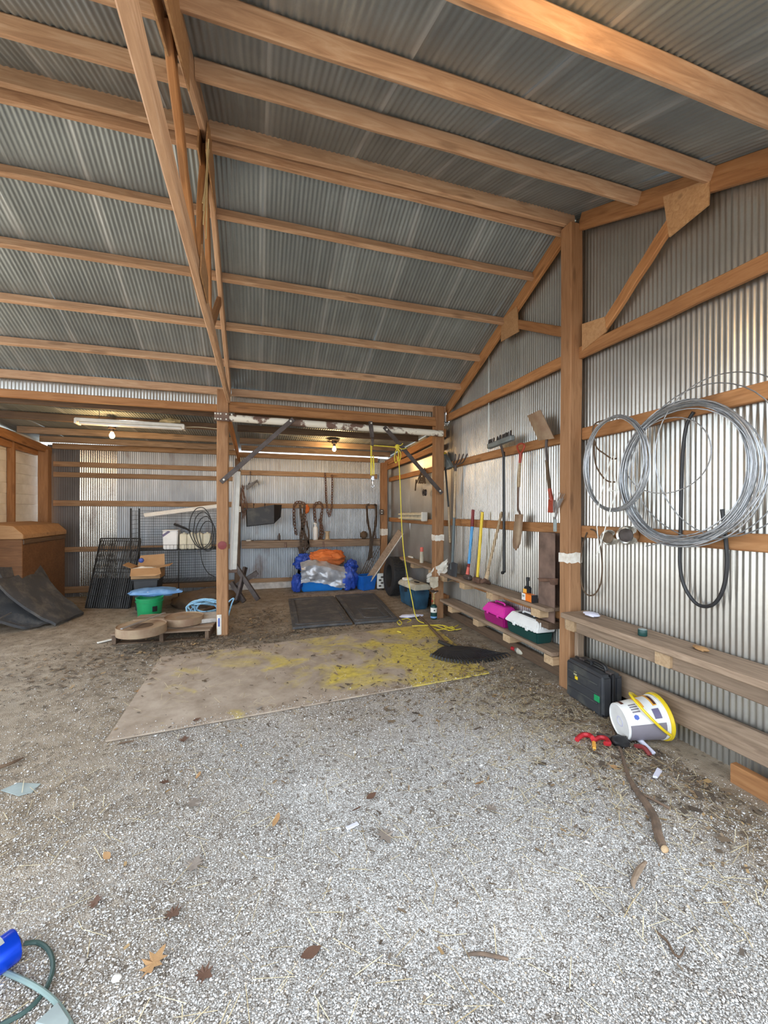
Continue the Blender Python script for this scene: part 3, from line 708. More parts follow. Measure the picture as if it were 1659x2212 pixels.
MB().prism([(bx0, 7.31, tz), (bx1, 7.31, tz), (bx1-.02, 7.38, tz+.17), (bx0+.02, 7.38, tz+.15)], (0, .005, 0)).build('flap', 'cardboard', cbx, smooth=False)
MB().prism([(bx0, 6.96, tz), (bx0, 7.29, tz), (bx0-.12, 7.27, tz+.06), (bx0-.12, 6.98, tz+.05)], (0, 0, .005)).build('flap', 'cardboard', cbx, smooth=False)
MB().prism([(bx1, 6.96, tz), (bx1, 7.29, tz), (bx1+.13, 7.27, tz+.03), (bx1+.13, 6.98, tz+.02)], (0, 0, .005)).build('flap', 'cardboard', cbx, smooth=False)
def crumple(name, mat, c, sx, sy, sz_, seed, label, cat, nu=18, nv=12, amp=.3, parent=None, flat=.0):
    c = V(c); m = MB(); P = []
    for j in range(nv+1):
        ph = math.pi*j/nv
        for i in range(nu):
            th = 2*math.pi*i/nu; d = V((math.sin(ph)*math.cos(th), math.sin(ph)*math.sin(th), math.cos(ph)))
            k = 1+amp*mnoise.noise(d*2.1+V((seed, seed*2, 0)))+amp*.6*abs(mnoise.noise(d*4.7+V((0, seed, seed))))-amp*.45*abs(mnoise.noise(d*9.5+V((seed, 0, seed))))+amp*.12*mnoise.noise(d*19)
            p = V((d.x*sx*k, d.y*sy*k, d.z*sz_*k)); p.z = max(p.z, -sz_*(1-flat)); P.append(c+p)
    f = [(j*nu+i, j*nu+(i+1) % nu, (j+1)*nu+(i+1) % nu, (j+1)*nu+i) for j in range(nv) for i in range(nu)]
    m.add(P, f); o = m.build(name, mat, parent)
    if label: tag(o, label, cat)
    return o
pp = A(312, 1222, Y=7.0); crumple('crumpled_paper', 'paper', (pp.x, 7.02, tz-.02), .17, .08, .035, 3, 'white crumpled paper in the open cardboard box', 'paper')
pp = A(309, 1209, Y=7.3); tag(MB().lathe([(.001, -.04), (.028, -.028), (.04, 0), (.028, .028), (.001, .04)], (pp.x, 7.2, pp.z), n=14).build('blue_ball', 'label_blue'), 'small blue ball sticking up from the cardboard box', 'ball')
g1 = A(337, 1277, Y=6.75); bgz = A(300, 1289, Y=6.75).z
kb = thing('black_bucket', 'black bucket under the blue plastic bag', 'bucket', (g1.x, 6.75, 0))
MB().lathe([(.09, 0), (.11, bgz), (.104, bgz), (.085, .01), (.001, .01)], (g1.x-.03, 6.80, 0), n=24).build('body', 'black_plastic', kb)
MB().lathe([(.11, bgz-.03), (.118, bgz-.025), (.118, bgz-.01), (.11, bgz-.004)], (g1.x-.03, 6.80, 0), n=24).build('rim', 'black_plastic', kb)
bb = thing('plastic_bag', 'flat blue plastic bag slumped on the black bucket', 'bag', (g1.x, 6.75, bgz))
crumple('bag', 'pale_blue', (g1.x-.02, 6.75, bgz+.058), .34, .19, .062, 11, None, None, 26, 12, .22, bb, .15)
MB().tube(catmull([A(368, 1279, Y=6.7), A(380, 1277, Y=6.7), A(388, 1273, Y=6.7)], 4), [.03]*4+[.02]*4+[.01], 8).build('twisted_end', 'pale_blue', bb)
MB().box((g1.x-.02, 6.60, bgz+.07), (.12, .006, .04), Matrix.Rotation(.15, 3, 'Z')).build('paper_label', 'paper', bb, label='small white paper label')
def bucket(name, label, c, r0, r1, h, mat, rings=True):
    t = thing(name, label, 'bucket', c)
    MB().lathe([(r0*.97, 0), (r0, .006), (r1, h), (r1-.005, h), (r0-.005, .01), (.001, .01)], c, n=28).build('body', mat, t)
    MB().lathe([(r1*.985, h*.80), (r1+.008, h*.81), (r1+.008, h*.83), (r1*.99, h*.84)], c, n=28).build('ring', mat, t)
    MB().lathe([(r1-.002, h-.012), (r1+.007, h-.010), (r1+.007, h), (r1-.004, h+.002)], c, n=28).build('rim', mat, t)
    return t
gc = A(319, 1337, Z=0); gh = A(319, 1292, Y=gc.y).z
gb = bucket('green_bucket', 'green plastic bucket standing behind the pallet', V((gc.x, gc.y+.11, 0)), .145, .17, gh*.98, 'green_plastic')
MB().lathe([(.161, .10), (.1635, .175)], (gc.x, gc.y+.11, 0), n=8, a0=-1.15, a1=-.75, ref=(1, 0, 0)).build('emblem', 'black_plastic', gb, smooth=False, label='small black round emblem')
crumple('sacking', 'canvas_brown', (-.78, 7.12, .05), .50, .30, .19, 5, 'low mound of brown sacking behind the blue rope', 'sacking', 24, 12, .2)
rp = thing('rope_coil', 'tangled light-blue rope coil behind the centre post', 'rope', (-.75, 6.3, 0))
rz0 = A(450, 1330, Z=0)
for k in range(9):
    cx_, cy_ = 447+random.uniform(-6, 6), 1306+random.uniform(-5, 5); rx, ry = random.uniform(20, 46), random.uniform(8, 20); a0 = random.uniform(0, 6)
    pts = []
    for i in range(9):
        a = a0+i*2*math.pi/9; q = A(cx_+rx*math.cos(a), cy_+ry*math.sin(a)+8, Y=6.15+.03*k); pts.append(V((q.x, 6.15+.035*k+.10*math.sin(a*2+k), max(.02, q.z))))
    MB().tube(catmull(pts, 5, True), .011, 6, True).build('loop', 'rope_blue', rp)
MB().tube(catmull([A(480, 1315, Y=6.2), A(497, 1297, Y=6.2), A(505, 1293, Y=6.2), A(500, 1306, Y=6.2), A(493, 1330, Y=6.2)], 5), .010, 6).build('loose_end', 'rope_blue', rp)
beam('dark_timber', A(440, 1328, Z=.04)+V((0, .1, 0)), A(486, 1300, Z=.04)+V((0, .1, 0)), .08, .07, 'dark_board')
tag(bpy.context.scene.objects[-1] if False else COL.objects[-1], 'short dark timber lying under the blue rope', 'timber')

# upright white tube light behind the centre post, dark sawhorse legs
ul = thing('tube_light', 'white tube light hanging upright behind the centre post', 'light', (-.27, 5.47, .8))
p0, p1 = A(512, 1018, Y=5.50), A(503, 1236, Y=5.50)
MB().bar(p1, p0, .09, .06, up=(0, 1, 0)).build('housing', 'white_enamel', ul, bev=.006)
MB().tube([p1+V((-.02, -.055, .02)), p0+V((-.02, -.055, -.02))], .013, 8).build('tube', 'white_plastic', ul)
MB().box(p1+V((0, -.03, .02)), (.11, .10, .035)).build('end_cap', 'rust_steel', ul, bev=.003)
sw = thing('sawhorse', 'dark folding sawhorse legs standing right of the centre post', 'sawhorse', (0, 6.9, 0))
for p, q in (((505, 1216), (558, 1296)), ((556, 1236), (500, 1272)), ((500, 1258), (528, 1300)), ((530, 1225), (512, 1298))):
    a, b = A(*p, Y=6.9), A(*q, Y=6.75 if q[1] > 1290 else 6.9)
    if b.z < .03: b.z = .012
    MB().bar(a, b, .045, .07).build('leg', 'dark_steel', sw, bev=.004)

# ------------------------------------------------------------------ back wall: chains, trays, bottles
BY = 8.32
def chain(name, label, pts_px, Y, r=.022, mat='rust', step=None):
    """chain as a row of real links along a pixel polyline on the plane Y"""
    t = thing(name, label, 'chain', A(*pts_px[0], Y=Y))
    path = catmull([A(*p, Y=Y) for p in pts_px], 10)
    L = [0]
    for a, b in zip(path, path[1:]): L.append(L[-1]+(b-a).length)
    step = step or r*2.1; n = max(2, int(L[-1]/step)); proto = None
    for k in range(n):
        s = (k+.5)*step; i = max(j for j in range(len(L)) if L[j] <= s); i = min(i, len(path)-2)
        p = path[i].lerp(path[i+1], (s-L[i])/max(1e-6, L[i+1]-L[i])); d = (path[i+1]-path[i]).normalized()
        m = frame(d, (0, 1, 0) if k % 2 else (.7, .7, .1))
        if proto is None:
            mb_ = MB(); a, b = r*1.35, r*.72
            mb_.tube([(a*math.cos(q), b*math.sin(q), 0) for q in np.linspace(0, 2*math.pi, 9)[:-1]], r*.32, 5, True)
            o = mb_.build('link', mat); proto = o.data
        else:
            o = bpy.data.objects.new('link', proto); COL.objects.link(o)
        o.matrix_basis = Matrix.Translation(p) @ m.to_4x4(); setp(o, t)
    return t
chain('chain', 'long rusty chain looped over the upper back girt', [(702, 1022), (704, 1050), (705, 1080), (707, 1100), (711, 1114), (716, 1098), (717, 1075), (718, 1045), (717, 1022)], 8.34, .024)
chain('chain', 'heavy rusty chain bunched over the girt above the white bottle', [(682, 1130), (679, 1095), (688, 1086), (696, 1094), (693, 1125), (692, 1155), (689, 1170), (697, 1150), (690, 1120)], 8.33, .030)
chain('chain', 'heavy rusty chain hanging left of the black straps', [(640, 1155), (636, 1130), (635, 1100), (640, 1086), (652, 1086), (660, 1095), (657, 1130), (650, 1165)], 8.33, .030)
chain('chain', 'thin rusty chain hanging in the back right corner', [(812, 1165), (810, 1140), (812, 1110), (811, 1092)], 8.28, .018)
sd = thing('harness_strap', 'bundle of dark leather straps hanging from the middle girt', 'strap', A(655, 1100, Y=8.26))
for pts, w in (([(648, 1090), (652, 1130), (650, 1170), (653, 1200), (645, 1240), (641, 1262)], .03), ([(658, 1092), (655, 1135), (660, 1172), (655, 1205), (650, 1235)], .03), ([(662, 1125), (667, 1155), (664, 1185), (656, 1192)], .018), ([(652, 1140), (662, 1160), (668, 1180), (660, 1188)], .018), ([(646, 1180), (649, 1215), (642, 1255)], .026)):
    P = catmull([A(*p, Y=8.07) for p in pts], 6); m = MB()
    for a, b in zip(P, P[1:]): m.bar(a, b+(b-a)*.15, .012, w*1.6, up=(1, 0, 0))
    m.build('strap', 'strap_dark', sd, smooth=False)
for q in ((664, 1192), (656, 1188)): MB().tube([A(q[0]+5*math.cos(a), q[1]+5*math.sin(a), Y=8.05) for a in np.linspace(0, 6.28, 9)[:-1]], .007, 5, True).build('buckle', 'dark_steel', sd)
sd2 = thing('harness_strap', 'pair of brown straps hanging in the back right corner', 'strap', A(797, 1095, Y=8.26))
for pts in ([(792, 1092), (795, 1130), (801, 1160), (797, 1210)], [(812, 1090), (812, 1130), (804, 1170), (803, 1205)], [(792, 1091), (802, 1090), (813, 1091)]):
    P = catmull([A(*p, Y=8.06) for p in pts], 6); m = MB()
    for a, b in zip(P, P[1:]): m.bar(a, b+(b-a)*.15, .012, .045, up=(1, 0, 0))
    m.build('strap', 'strap_dark', sd2, smooth=False)
crumple('glove', 'orange_cloth', A(662, 1100, Y=8.25), .06, .04, .085, 21, 'small orange glove tucked among the chains', 'glove', 14, 10, .25)
tr = thing('plastic_trough', 'black plastic trough hanging on the back wall left of the chains', 'trough', A(565, 1110, Y=8.1))
f4 = [A(532, 1101, Y=8.0), A(592, 1090, Y=8.0), A(592, 1131, Y=8.0), A(533, 1138, Y=8.0)]
MB().prism(f4, (.0, .010, 0)).build('front', 'dusty_black', tr, smooth=False)
s4 = [f4[1], f4[2], f4[2]+V((.13, .20, .12)), f4[1]+V((.15, .22, .0))]
MB().prism(s4, (.004, .012, 0)).build('side', 'black_plastic', tr, smooth=False)
MB().prism([f4[0], f4[3], f4[3]+V((.0, .20, .10)), f4[0]+V((.0, .22, 0))], (.010, 0, 0)).build('side', 'black_plastic', tr, smooth=False)
MB().prism([f4[3], f4[2], f4[2]+V((.13, .20, .12)), f4[3]+V((0, .20, .10))], (0, 0, .010)).build('bottom', 'black_plastic', tr, smooth=False)
for x in (548, 572): MB().tube([A(x, 1097, Y=7.99), A(x, 1088, Y=8.12), A(x+1, 1090, Y=8.36)], .008, 6).build('hanger', 'dark_steel', tr)
cl = thing('garden_cultivator', 'grey hand fork with rusty wire wrapped round it at the left of the back wall', 'hand tool', A(540, 1040, Y=8.3))
for k in range(5): MB().tube([A(533, 1058-k*2, Y=8.30), A(548+k*2.2, 1046-k*2.2, Y=8.28), A(556+k*1.0, 1036+k*3.0, Y=8.24)], [.010, .012, .006], 6).build('tine', 'steel', cl)
MB().tube(catmull([A(541, 1018, Y=8.34), A(540, 1040, Y=8.32), A(533, 1054, Y=8.30)], 5), .007, 6).build('hanger', 'dark_steel', cl)
wr2 = thing('wire_bundle', 'rusty wire bundle hanging above the black trough', 'wire', A(528, 1080, Y=8.28))
for k in range(9):
    P = catmull([A(526+random.uniform(-5, 5), 1050+random.uniform(-3, 6), Y=8.3), A(523+random.uniform(-4, 8), 1072, Y=8.27), A(527+random.uniform(-6, 8), 1095, Y=8.27), A(524+random.uniform(-2, 8), 1112+random.uniform(-8, 10), Y=8.28)], 6)
    MB().tube(P, .006, 5).build('strand', 'rust', wr2)
def bottle(label, base, r, h, body, cap, name='spray_bottle', neck=.5, capcol=None, band=None):
    t = thing(name, label, 'bottle', base)
    MB().lathe([(r*.9, 0), (r, .012), (r, h*.68), (r*.8, h*.76), (r*neck*.8, h*.82), (r*neck*.8, h*.86), (.001, h*.86)], base, n=18).build('body', body, t)
    MB().lathe([(r*neck, h*.84), (r*neck, h*.97), (r*neck*.8, h), (.001, h)], base, n=14).build('cap', cap, t)
    if band: MB().lathe([(r+.001, h*.15), (r+.0015, h*.5)], base, n=18).build('label', band, t)
    return t
p = A(681, 1164, Y=8.2); hb = A(681, 1130, Y=8.2).z-.93
t = bottle('white spray bottle standing on the back wall shelf', V((p.x, 8.2, .93)), .052, hb, 'white_plastic', 'white_plastic')
MB().box((p.x-.02, 8.17, .93+hb*.98), (.05, .025, .03)).build('trigger', 'white_plastic', t, bev=.004)
p = A(707, 1163, Y=8.2); sp_ = thing('wire_spool', 'empty tan wire spool on the back wall shelf', 'spool', V((p.x, 8.2, .93)))
MB().lathe([(.06, 0), (.06, .012), (.038, .014), (.036, .15), (.06, .152), (.06, .165), (.001, .165)], (p.x, 8.2, .93), n=20).build('spool', 'handle_wood', sp_)
p = A(786, 1160, Y=8.22); crumple('twine_ball', 'canvas_brown', (p.x, 8.22, 1.01), .075, .075, .08, 31, 'brown ball of twine on the right end of the back shelf', 'twine', 16, 10, .12)
p = A(537, 1163, Y=8.2); tag(MB().lathe([(.045, 0), (.05, .012), (.048, .02), (.001, .02)], (p.x, 8.2, .93), n=18).build('jar_lid', 'outlet_white'), 'flat pale lid on the left end of the back shelf', 'lid')
p = A(603, 1160, Y=8.2); tag(MB().lathe([(.025, 0), (.028, .02), (.028, .09), (.015, .11), (.012, .14), (.001, .14)], (p.x, 8.2, .93), n=14).build('oil_can', 'dark_steel'), 'small dark oil can on the back shelf under the black trough', 'can')
for k, (x, lab) in enumerate(((560, 'thin steel rod lying along the back shelf'),)):
    a, b = A(548, 1164, Y=8.17), A(592, 1160, Y=8.17); tag(MB().tube([(a.x, 8.17, .938), (b.x, 8.2, .938)], .008, 6).build('steel_rod', 'steel'), lab, 'rod')
for k, (px, lab) in enumerate((((516, 1100), 'pale junction box on the left stud of the back wall'), ((824, 1106), 'dark junction box on the back right corner post'))):
    p = A(*px, Y=8.30 if k == 0 else 8.08); t = thing('junction_box', lab, 'box', p)
    MB().box(p, (.075, .05, .11)).build('cover', 'outlet_white' if k == 0 else 'dark_steel', t, bev=.004)
    for dz in (-.025, .025): MB().box(p+V((0, -.027, dz)), (.025, .006, .02)).build('socket', 'cord_grey' if k == 0 else 'outlet_white', t)

# blue tarp bundle in a blue tub
tb = thing('storage_tub', 'bright blue plastic tub under the tarps against the back wall', 'tub', (1.25, 7.95, 0))
ta, tbb = A(657, 1280, Z=0), A(740, 1275, Z=0); yF = 7.72
xa, xb = .80, 1.56
m = MB(); pr = lambda e, z: [(xa-e, yF-e, z), (xb+e, yF-e, z), (xb+e, yF+.45+e, z), (xa-e, yF+.45+e, z)]
m.add(pr(0, 0)+pr(.05, .27), [(3, 2, 1, 0), (0, 1, 5, 4), (1, 2, 6, 5), (2, 3, 7, 6), (3, 0, 4, 7)]); m.build('body', 'tub_blue', tb, smooth=False, bev=.02, seg=2)
m = MB()
for q in ((xa-.06, yF-.06, xb+.06, yF-.06), (xb+.06, yF-.06, xb+.06, yF+.51), (xb+.06, yF+.51, xa-.06, yF+.51), (xa-.06, yF+.51, xa-.06, yF-.06)): m.bar((q[0], q[1], .275), (q[2], q[3], .275), .03, .022)
m.build('rim', 'tub_blue', tb, bev=.004)
def drape(name, label, mat, fn, nu=26, nv=14, th=.012):
    o = MB().grid(fn, nu, nv, thick=(0, 0, th)).build(name, mat); return tag(o, label, 'tarp', 'tarps heaped in the blue tub')
def nz(a, b, s, k=1.0): return k*(mnoise.noise(V((a*4+s, b*4, s)))+.6*abs(mnoise.noise(V((a*9, b*9+s, s)))))
def heap(name, label, mat, c, sx, sy, sz_, seed, amp):
    o = crumple(name, mat, c, sx, sy, sz_, seed, label, 'tarp', 72, 40, amp*1.1); o['group'] = 'tarps heaped in the blue tub'; return o
heap('orange_tarp', 'crumpled orange tarp on top of the blue tub', 'orange_cloth', (1.28, 7.93, .60), .35, .20, .155, 41, .22)
heap('blue_tarp', 'dark blue tarp bunched left of the orange tarp', 'tarp_blue', (.87, 7.97, .52), .20, .19, .155, 43, .3)
drape('silver_tarp', 'silver tarp sheet draped over the front rim of the blue tub', 'tarp_silver', lambda u, v: V((.76+.84*u+.03*nz(u, v, 5), 7.60-.055*math.sin(v*1.5)+.06*nz(u*1.5, v, 2)+(.18 if v > .8 else 0)*(v-.8)*5, (.15+.05*math.sin(u*4.2+.6)-.05*u)+(.36+.04*math.sin(u*3))*v+.03*nz(u*2, v, 9))))
heap('blue_tarp', 'blue tarp corner spilling down the right side of the tub to the floor', 'tarp_blue', (1.66, 7.66, .22), .17, .14, .215, 47, .22)
heap('blue_tarp', 'blue tarp flap sticking out to the upper right of the tub', 'tarp_blue', (1.76, 7.86, .44), .12, .12, .11, 49, .3)
heap('blue_tarp', 'grey-blue tarp fold hanging at the left front of the tub', 'tarp_blue', (.70, 7.70, .17), .10, .12, .165, 53, .22)

# blue recycling bin, white panel, leaning board, tyre
bi = thing('blue_bin', 'small blue rectangular bin under the leaning board', 'bin', (2.0, 7.55, 0))
m = MB(); zt = .27; r2 = Matrix.Rotation(.35, 3, 'Z'); ctr = V((2.00, 7.66, 0))
pr = lambda hx, hy, z: [ctr+r2 @ V((sx*hx, sy*hy, z)) for sx, sy in ((-1, -1), (1, -1), (1, 1), (-1, 1))]
m.add(pr(.13, .11, .0)+pr(.17, .14, zt), [(3, 2, 1, 0), (0, 1, 5, 4), (1, 2, 6, 5), (2, 3, 7, 6), (3, 0, 4, 7)]); m.build('body', 'bright_blue', bi, smooth=False, bev=.012, seg=2)
m = MB(); c_ = pr(.175, .145, zt)
for a, b in zip(c_, c_[1:]+c_[:1]): m.bar(a, b, .02, .02)
m.build('rim', 'bright_blue', bi, bev=.003)
lb = thing('leaning_board', 'long brown board with a white edge leaning in the back right corner', 'board', (2.2, 7.8, 0))
a, b = V((1.99, 7.66, .10)), A(866, 1148, Y=7.12)
MB().bar(a, b, .13, .022, up=(-.5, -1, .6)).build('face', 'old_board', lb, bev=.002)
fr = frame(b-a, (-.5, -1, .6)); e = fr @ V((0, -.068, .006))
if e.x < 0: e = fr @ V((0, .068, .006))
MB().bar(a+e, b+e, .010, .03, up=(-.5, -1, .6)).build('edge', 'white_enamel', lb, label='white painted edge')
for k in range(4):
    a = A(770+k*6, 1270, Z=.01); b = A(800+k*8, 1195-k*6, Y=8.2)
    tag(MB().tube([V((a.x, 7.95+.03*k, .01)), b], .006, 5).build('bamboo_stick', 'dark_board'), ['leftmost thin stake leaning behind the blue bin', 'second thin stake from the left behind the blue bin', 'third thin stake from the left behind the blue bin', 'thin stake nearest the leaning board behind the blue bin'][k], 'stake', 'thin stakes behind the blue bin')
pw = thing('breaker_board', 'small white panel with dark fittings between the blue bin and the tyre', 'panel', (2.28, 7.5, 0))
p0, p1 = A(815, 1271, Y=7.5), A(829, 1238, Y=7.5)
MB().box(((p0.x+p1.x)/2, 7.5, (p0.z+p1.z)/2), (.13, .05, abs(p1.z-p0.z))).build('face', 'outlet_white', pw, bev=.004)
for k in range(4): MB().box(((p0.x+p1.x)/2+(.02 if k % 2 else -.02), 7.47, p0.z+.05+k*.055), (.045, .02, .03)).build('fitting', 'dark_steel', pw, bev=.002)
for dx in (-.04, .04): MB().box(((p0.x+p1.x)/2+dx, 7.5, p0.z/2), (.02, .03, max(.03, p0.z))).build('foot', 'dark_steel', pw)
ty = thing('car_tyre', 'black tyre standing upright against the far right wall', 'tyre', (2.42, 7.0, 0))
tc = V((2.335, 6.98, .345)); ax = V((1, -.02, -.05)).normalized()
MB().lathe([(.20, -.09), (.225, -.105), (.29, -.112), (.325, -.095), (.335, -.06), (.335, .06), (.325, .095), (.29, .112), (.225, .105), (.20, .09), (.195, .0), (.20, -.09)], tc, ax, 40).build('carcass', 'tyre_rubber', ty)
lug = None
for k in range(40):
    a = 2*math.pi*k/40; x = ax.orthogonal().normalized(); y = ax.cross(x); d = x*math.cos(a)+y*math.sin(a)
    for sgn in (-1, 1):
        mm = Matrix((ax, d.cross(ax), d)).transposed()
        o = (MB().box((0, 0, 0), (.07, .030, .012)).build('tread_block', 'tyre_rubber') if lug is None else bpy.data.objects.new('tread_block', lug))
        if lug is None: lug = o.data
        else: COL.objects.link(o)
        o.matrix_basis = Matrix.Translation(tc+d*.338+ax*(.045*sgn)) @ (mm @ Matrix.Rotation(.3*sgn, 3, 'Z')).to_4x4(); setp(o, ty)

# ------------------------------------------------------------------ far right wall
fx = thing('tube_light', 'tan wall-mounted tube light with a white end cap behind the yellow rope', 'light', A(895, 1115, X=2.6))
a, b = A(867, 1115, X=2.58), A(918, 1116, X=2.58)
MB().bar(a, b, .05, .13).build('housing', 'grimy_white', fx, bev=.006)
for dz in (-.035, .035): MB().tube([a+V((-.045, 0, dz)), b+V((-.045, 0, dz))], .017, 10).build('tube', 'cream_plastic', fx)
MB().box(b+V((-.02, -.02, 0)), (.10, .05, .15)).build('end_cap', 'outlet_white', fx, bev=.01)
hb_ = thing('tack_bundle', 'tangle of brown leather cords and a dark pulley hung high on the far right wall', 'tack', A(912, 1030, X=2.58))
for k in range(7):
    P = catmull([A(914+random.uniform(-5, 5), 1011, X=2.60), A(904+random.uniform(-4, 14), 1028, X=2.57), A(908+random.uniform(-9, 12), 1044, X=2.56), A(914+random.uniform(-4, 6), 1015, X=2.58)], 6)
    MB().tube(P, .010, 5).build('cord', 'canvas_brown', hb_)
MB().tube([A(899, 1036, X=2.57), A(897, 1060, X=2.57)], .012, 6).build('strap_end', 'canvas_brown', hb_)
MB().lathe([(.03, -.02), (.055, -.02), (.045, 0), (.055, .02), (.03, .02), (.028, -.02)], A(917, 1064, X=2.55), (1, 0, 0), 18).build('pulley', 'dark_steel', hb_)
p = A(911, 1214, X=2.52); hh = A(911, 1182, X=2.52).z-.678
sc_ = thing('spray_can', 'spray can with an orange cap on the shelf behind the tyre', 'can', V((2.52, p.y, .678)))
MB().lathe([(.030, 0), (.032, .006), (.032, hh*.68), (.022, hh*.74), (.001, hh*.74)], (2.52, p.y, .678), n=16).build('body', 'grimy_white', sc_)
MB().lathe([(.027, hh*.72), (.027, hh*.96), (.02, hh), (.001, hh)], (2.52, p.y, .678), n=16).build('cap', 'salmon', sc_)
p = A(928, 1207, X=2.45); t = thing('marker_stake', 'thin stake with a salmon flag standing by the banded right post', 'stake', V((2.50, 5.60, .678)))
MB().tube([(2.50, 5.60, .678), (2.50, 5.58, 1.06)], .007, 6).build('stake', 'rust_steel', t)
MB().box((2.495, 5.565, 1.01), (.015, .03, .11)).build('flag', 'salmon', t, bev=.003)
p = A(887, 1207, X=2.62); ob = thing('outlet_box', 'white double outlet on the wall beside the tyre', 'outlet', p)
MB().box(p, (.04, .16, .09)).build('plate', 'outlet_white', ob, bev=.003)
for dy in (-.035, .035): MB().box(p+V((-.022, dy, 0)), (.006, .035, .05)).build('socket', 'slate_grey', ob)

co = thing('cooler', 'dirty blue cooler with a cream split lid near the banded right post', 'cooler', (2.42, 6.1, 0))
cA, cB, cC = V((2.23, 6.42, 0)), V((2.28, 5.80, 0)), V((2.52, 5.87, 0))
lx = (cA-cB); lx.z = 0; Ln = lx.length; lx.normalize(); ly = V((-lx.y, lx.x, 0)); ly = ly if ly.dot(cC-cB) > 0 else -ly; Wd = .26
hC = .30; ins = lambda e, z: [cB-lx*0+lx*e+ly*e+V((0, 0, z)), cB+lx*(Ln-e)+ly*e+V((0, 0, z)), cB+lx*(Ln-e)+ly*(Wd-e)+V((0, 0, z)), cB+lx*e+ly*(Wd-e)+V((0, 0, z))]
m = MB(); m.add(ins(.03, 0)+ins(0, hC), [(3, 2, 1, 0), (0, 1, 5, 4), (1, 2, 6, 5), (2, 3, 7, 6), (3, 0, 4, 7), (4, 5, 6, 7)]); m.build('body', 'blue_cooler', co, smooth=False, bev=.02, seg=2)
for u0, u1 in ((0, .5), (.5, 1)):
    b4 = lambda e, z: [cB+lx*(Ln*u0+e)+ly*(-.01+e)+V((0, 0, z)), cB+lx*(Ln*u1-e)+ly*(-.01+e)+V((0, 0, z)), cB+lx*(Ln*u1-e)+ly*(Wd+.01-e)+V((0, 0, z)), cB+lx*(Ln*u0+e)+ly*(Wd+.01-e)+V((0, 0, z))]
    m = MB(); m.add(b4(0, hC)+b4(0, hC+.04)+b4(.03, hC+.085), [(3, 2, 1, 0), (0, 1, 5, 4), (1, 2, 6, 5), (2, 3, 7, 6), (3, 0, 4, 7), (4, 5, 9, 8), (5, 6, 10, 9), (6, 7, 11, 10), (7, 4, 8, 11), (8, 9, 10, 11)]); m.build('lid', 'grimy_white', co, smooth=False, bev=.008)
MB().bar(cB+lx*Ln*.25+ly*.13+V((0, 0, hC+.09)), cB+lx*Ln*.42+ly*.13+V((0, 0, hC+.09)), .05, .018).build('handle', 'black_plastic', co, bev=.005)
MB().box(cB+lx*Ln*.5-ly*.012+V((0, 0, hC-.03)), (.05, .03, .07)).build('latch', 'black_plastic', co, bev=.004)
crumple('dusty_rag', 'paper', cB+lx*Ln*.78+ly*.10+V((0, 0, hC+.10)), .09, .10, .03, 61, 'pale dusty rag lying on the far lid of the cooler', 'rag', 16, 8, .25)
pt = thing('propane_torch', 'green propane cylinder with a brass burner and white label, in front of the cooler', 'torch', A(939, 1338, Z=0))
pc = A(939, 1338, Z=0); pc.y += .03; H0 = A(939, 1307, Y=pc.y).z
MB().lathe([(.040, 0), (.046, .010), (.046, H0*.86), (.036, H0), (.014, H0*1.08), (.001, H0*1.08)], pc, n=22).build('cylinder', 'dark_green', pt); pcy = COL.objects[-1]
MB().lathe([(.0468, H0*.50), (.0468, H0*.84)], pc, n=22).build('label', 'paper', pcy, label='white paper label')
MB().lathe([(.0468, H0*.10), (.0468, H0*.22)], pc, n=22).build('stripe', 'pale_blue', pcy)
MB().box(pc+V((-.012, -.0465, H0*.66)), (.018, .003, .018)).build('mark', 'black_plastic', pcy)
MB().lathe([(.013, H0*1.06), (.013, H0*1.25), (.009, H0*1.27), (.009, H0*1.45), (.02, H0*1.47), (.02, H0*1.52), (.008, H0*1.54), (.008, H0*1.95), (.001, H0*1.95)], pc, n=12).build('valve', 'brass', pt)
MB().lathe([(.010, H0*1.93), (.06, H0*2.0), (.065, H0*2.02), (.06, H0*2.05), (.001, H0*2.03)], pc, n=18).build('burner', 'dark_steel', pt)
for k in range(3): MB().tube([pc+V((0, 0, H0*1.85)), pc+V((.05*math.cos(k*2.1+1.2), .05*math.sin(k*2.1+1.2), H0*2.0))], .004, 5).build('support', 'steel', pt)
MB().lathe([(.001, 0), (.014, .004), (.014, .02), (.001, .024)], pc+V((-.012, 0, H0*1.3)), (-1, -.2, 0), 12).build('knob', 'red_paint', pt)
rg = thing('grain_sack', 'torn white paper sack draped over the end of the upper shelf by the banded post', 'sack', A(945, 1240, X=2.42))
def sackf(u, v):
    p = A(922+44*u, 1258-30*u+8*math.sin(u*3)-28*(1-v)*(.55+.45*math.sin(u*2.6)), X=2.36+.07*u+.05*v)
    return p+V((.035*mnoise.noise(V((u*5, v*5, 1))), .02*mnoise.noise(V((u*6, v*4, 7))), .025*mnoise.noise(V((u*4, v*6, 4)))))
MB().grid(sackf, 16, 10, thick=(.006, .004, .002)).build('sheet', 'paper', rg)
MB().grid(lambda u, v: A(928+18*u, 1246+14*v+12*v*(1-abs(u-.5)), X=2.365)+V((.02*mnoise.noise(V((u*4, v*5, 11))), 0, 0)), 8, 8, thick=(.005, 0, 0)).build('torn_end', 'grimy_white', rg)
po = A(888, 1332, Z=.02); crumple('paper_scrap', 'pale_lilac', (po.x, po.y, .03), .17, .055, .022, 67, 'crumpled white paper scrap on the floor below the cooler', 'paper', 20, 8, .3)
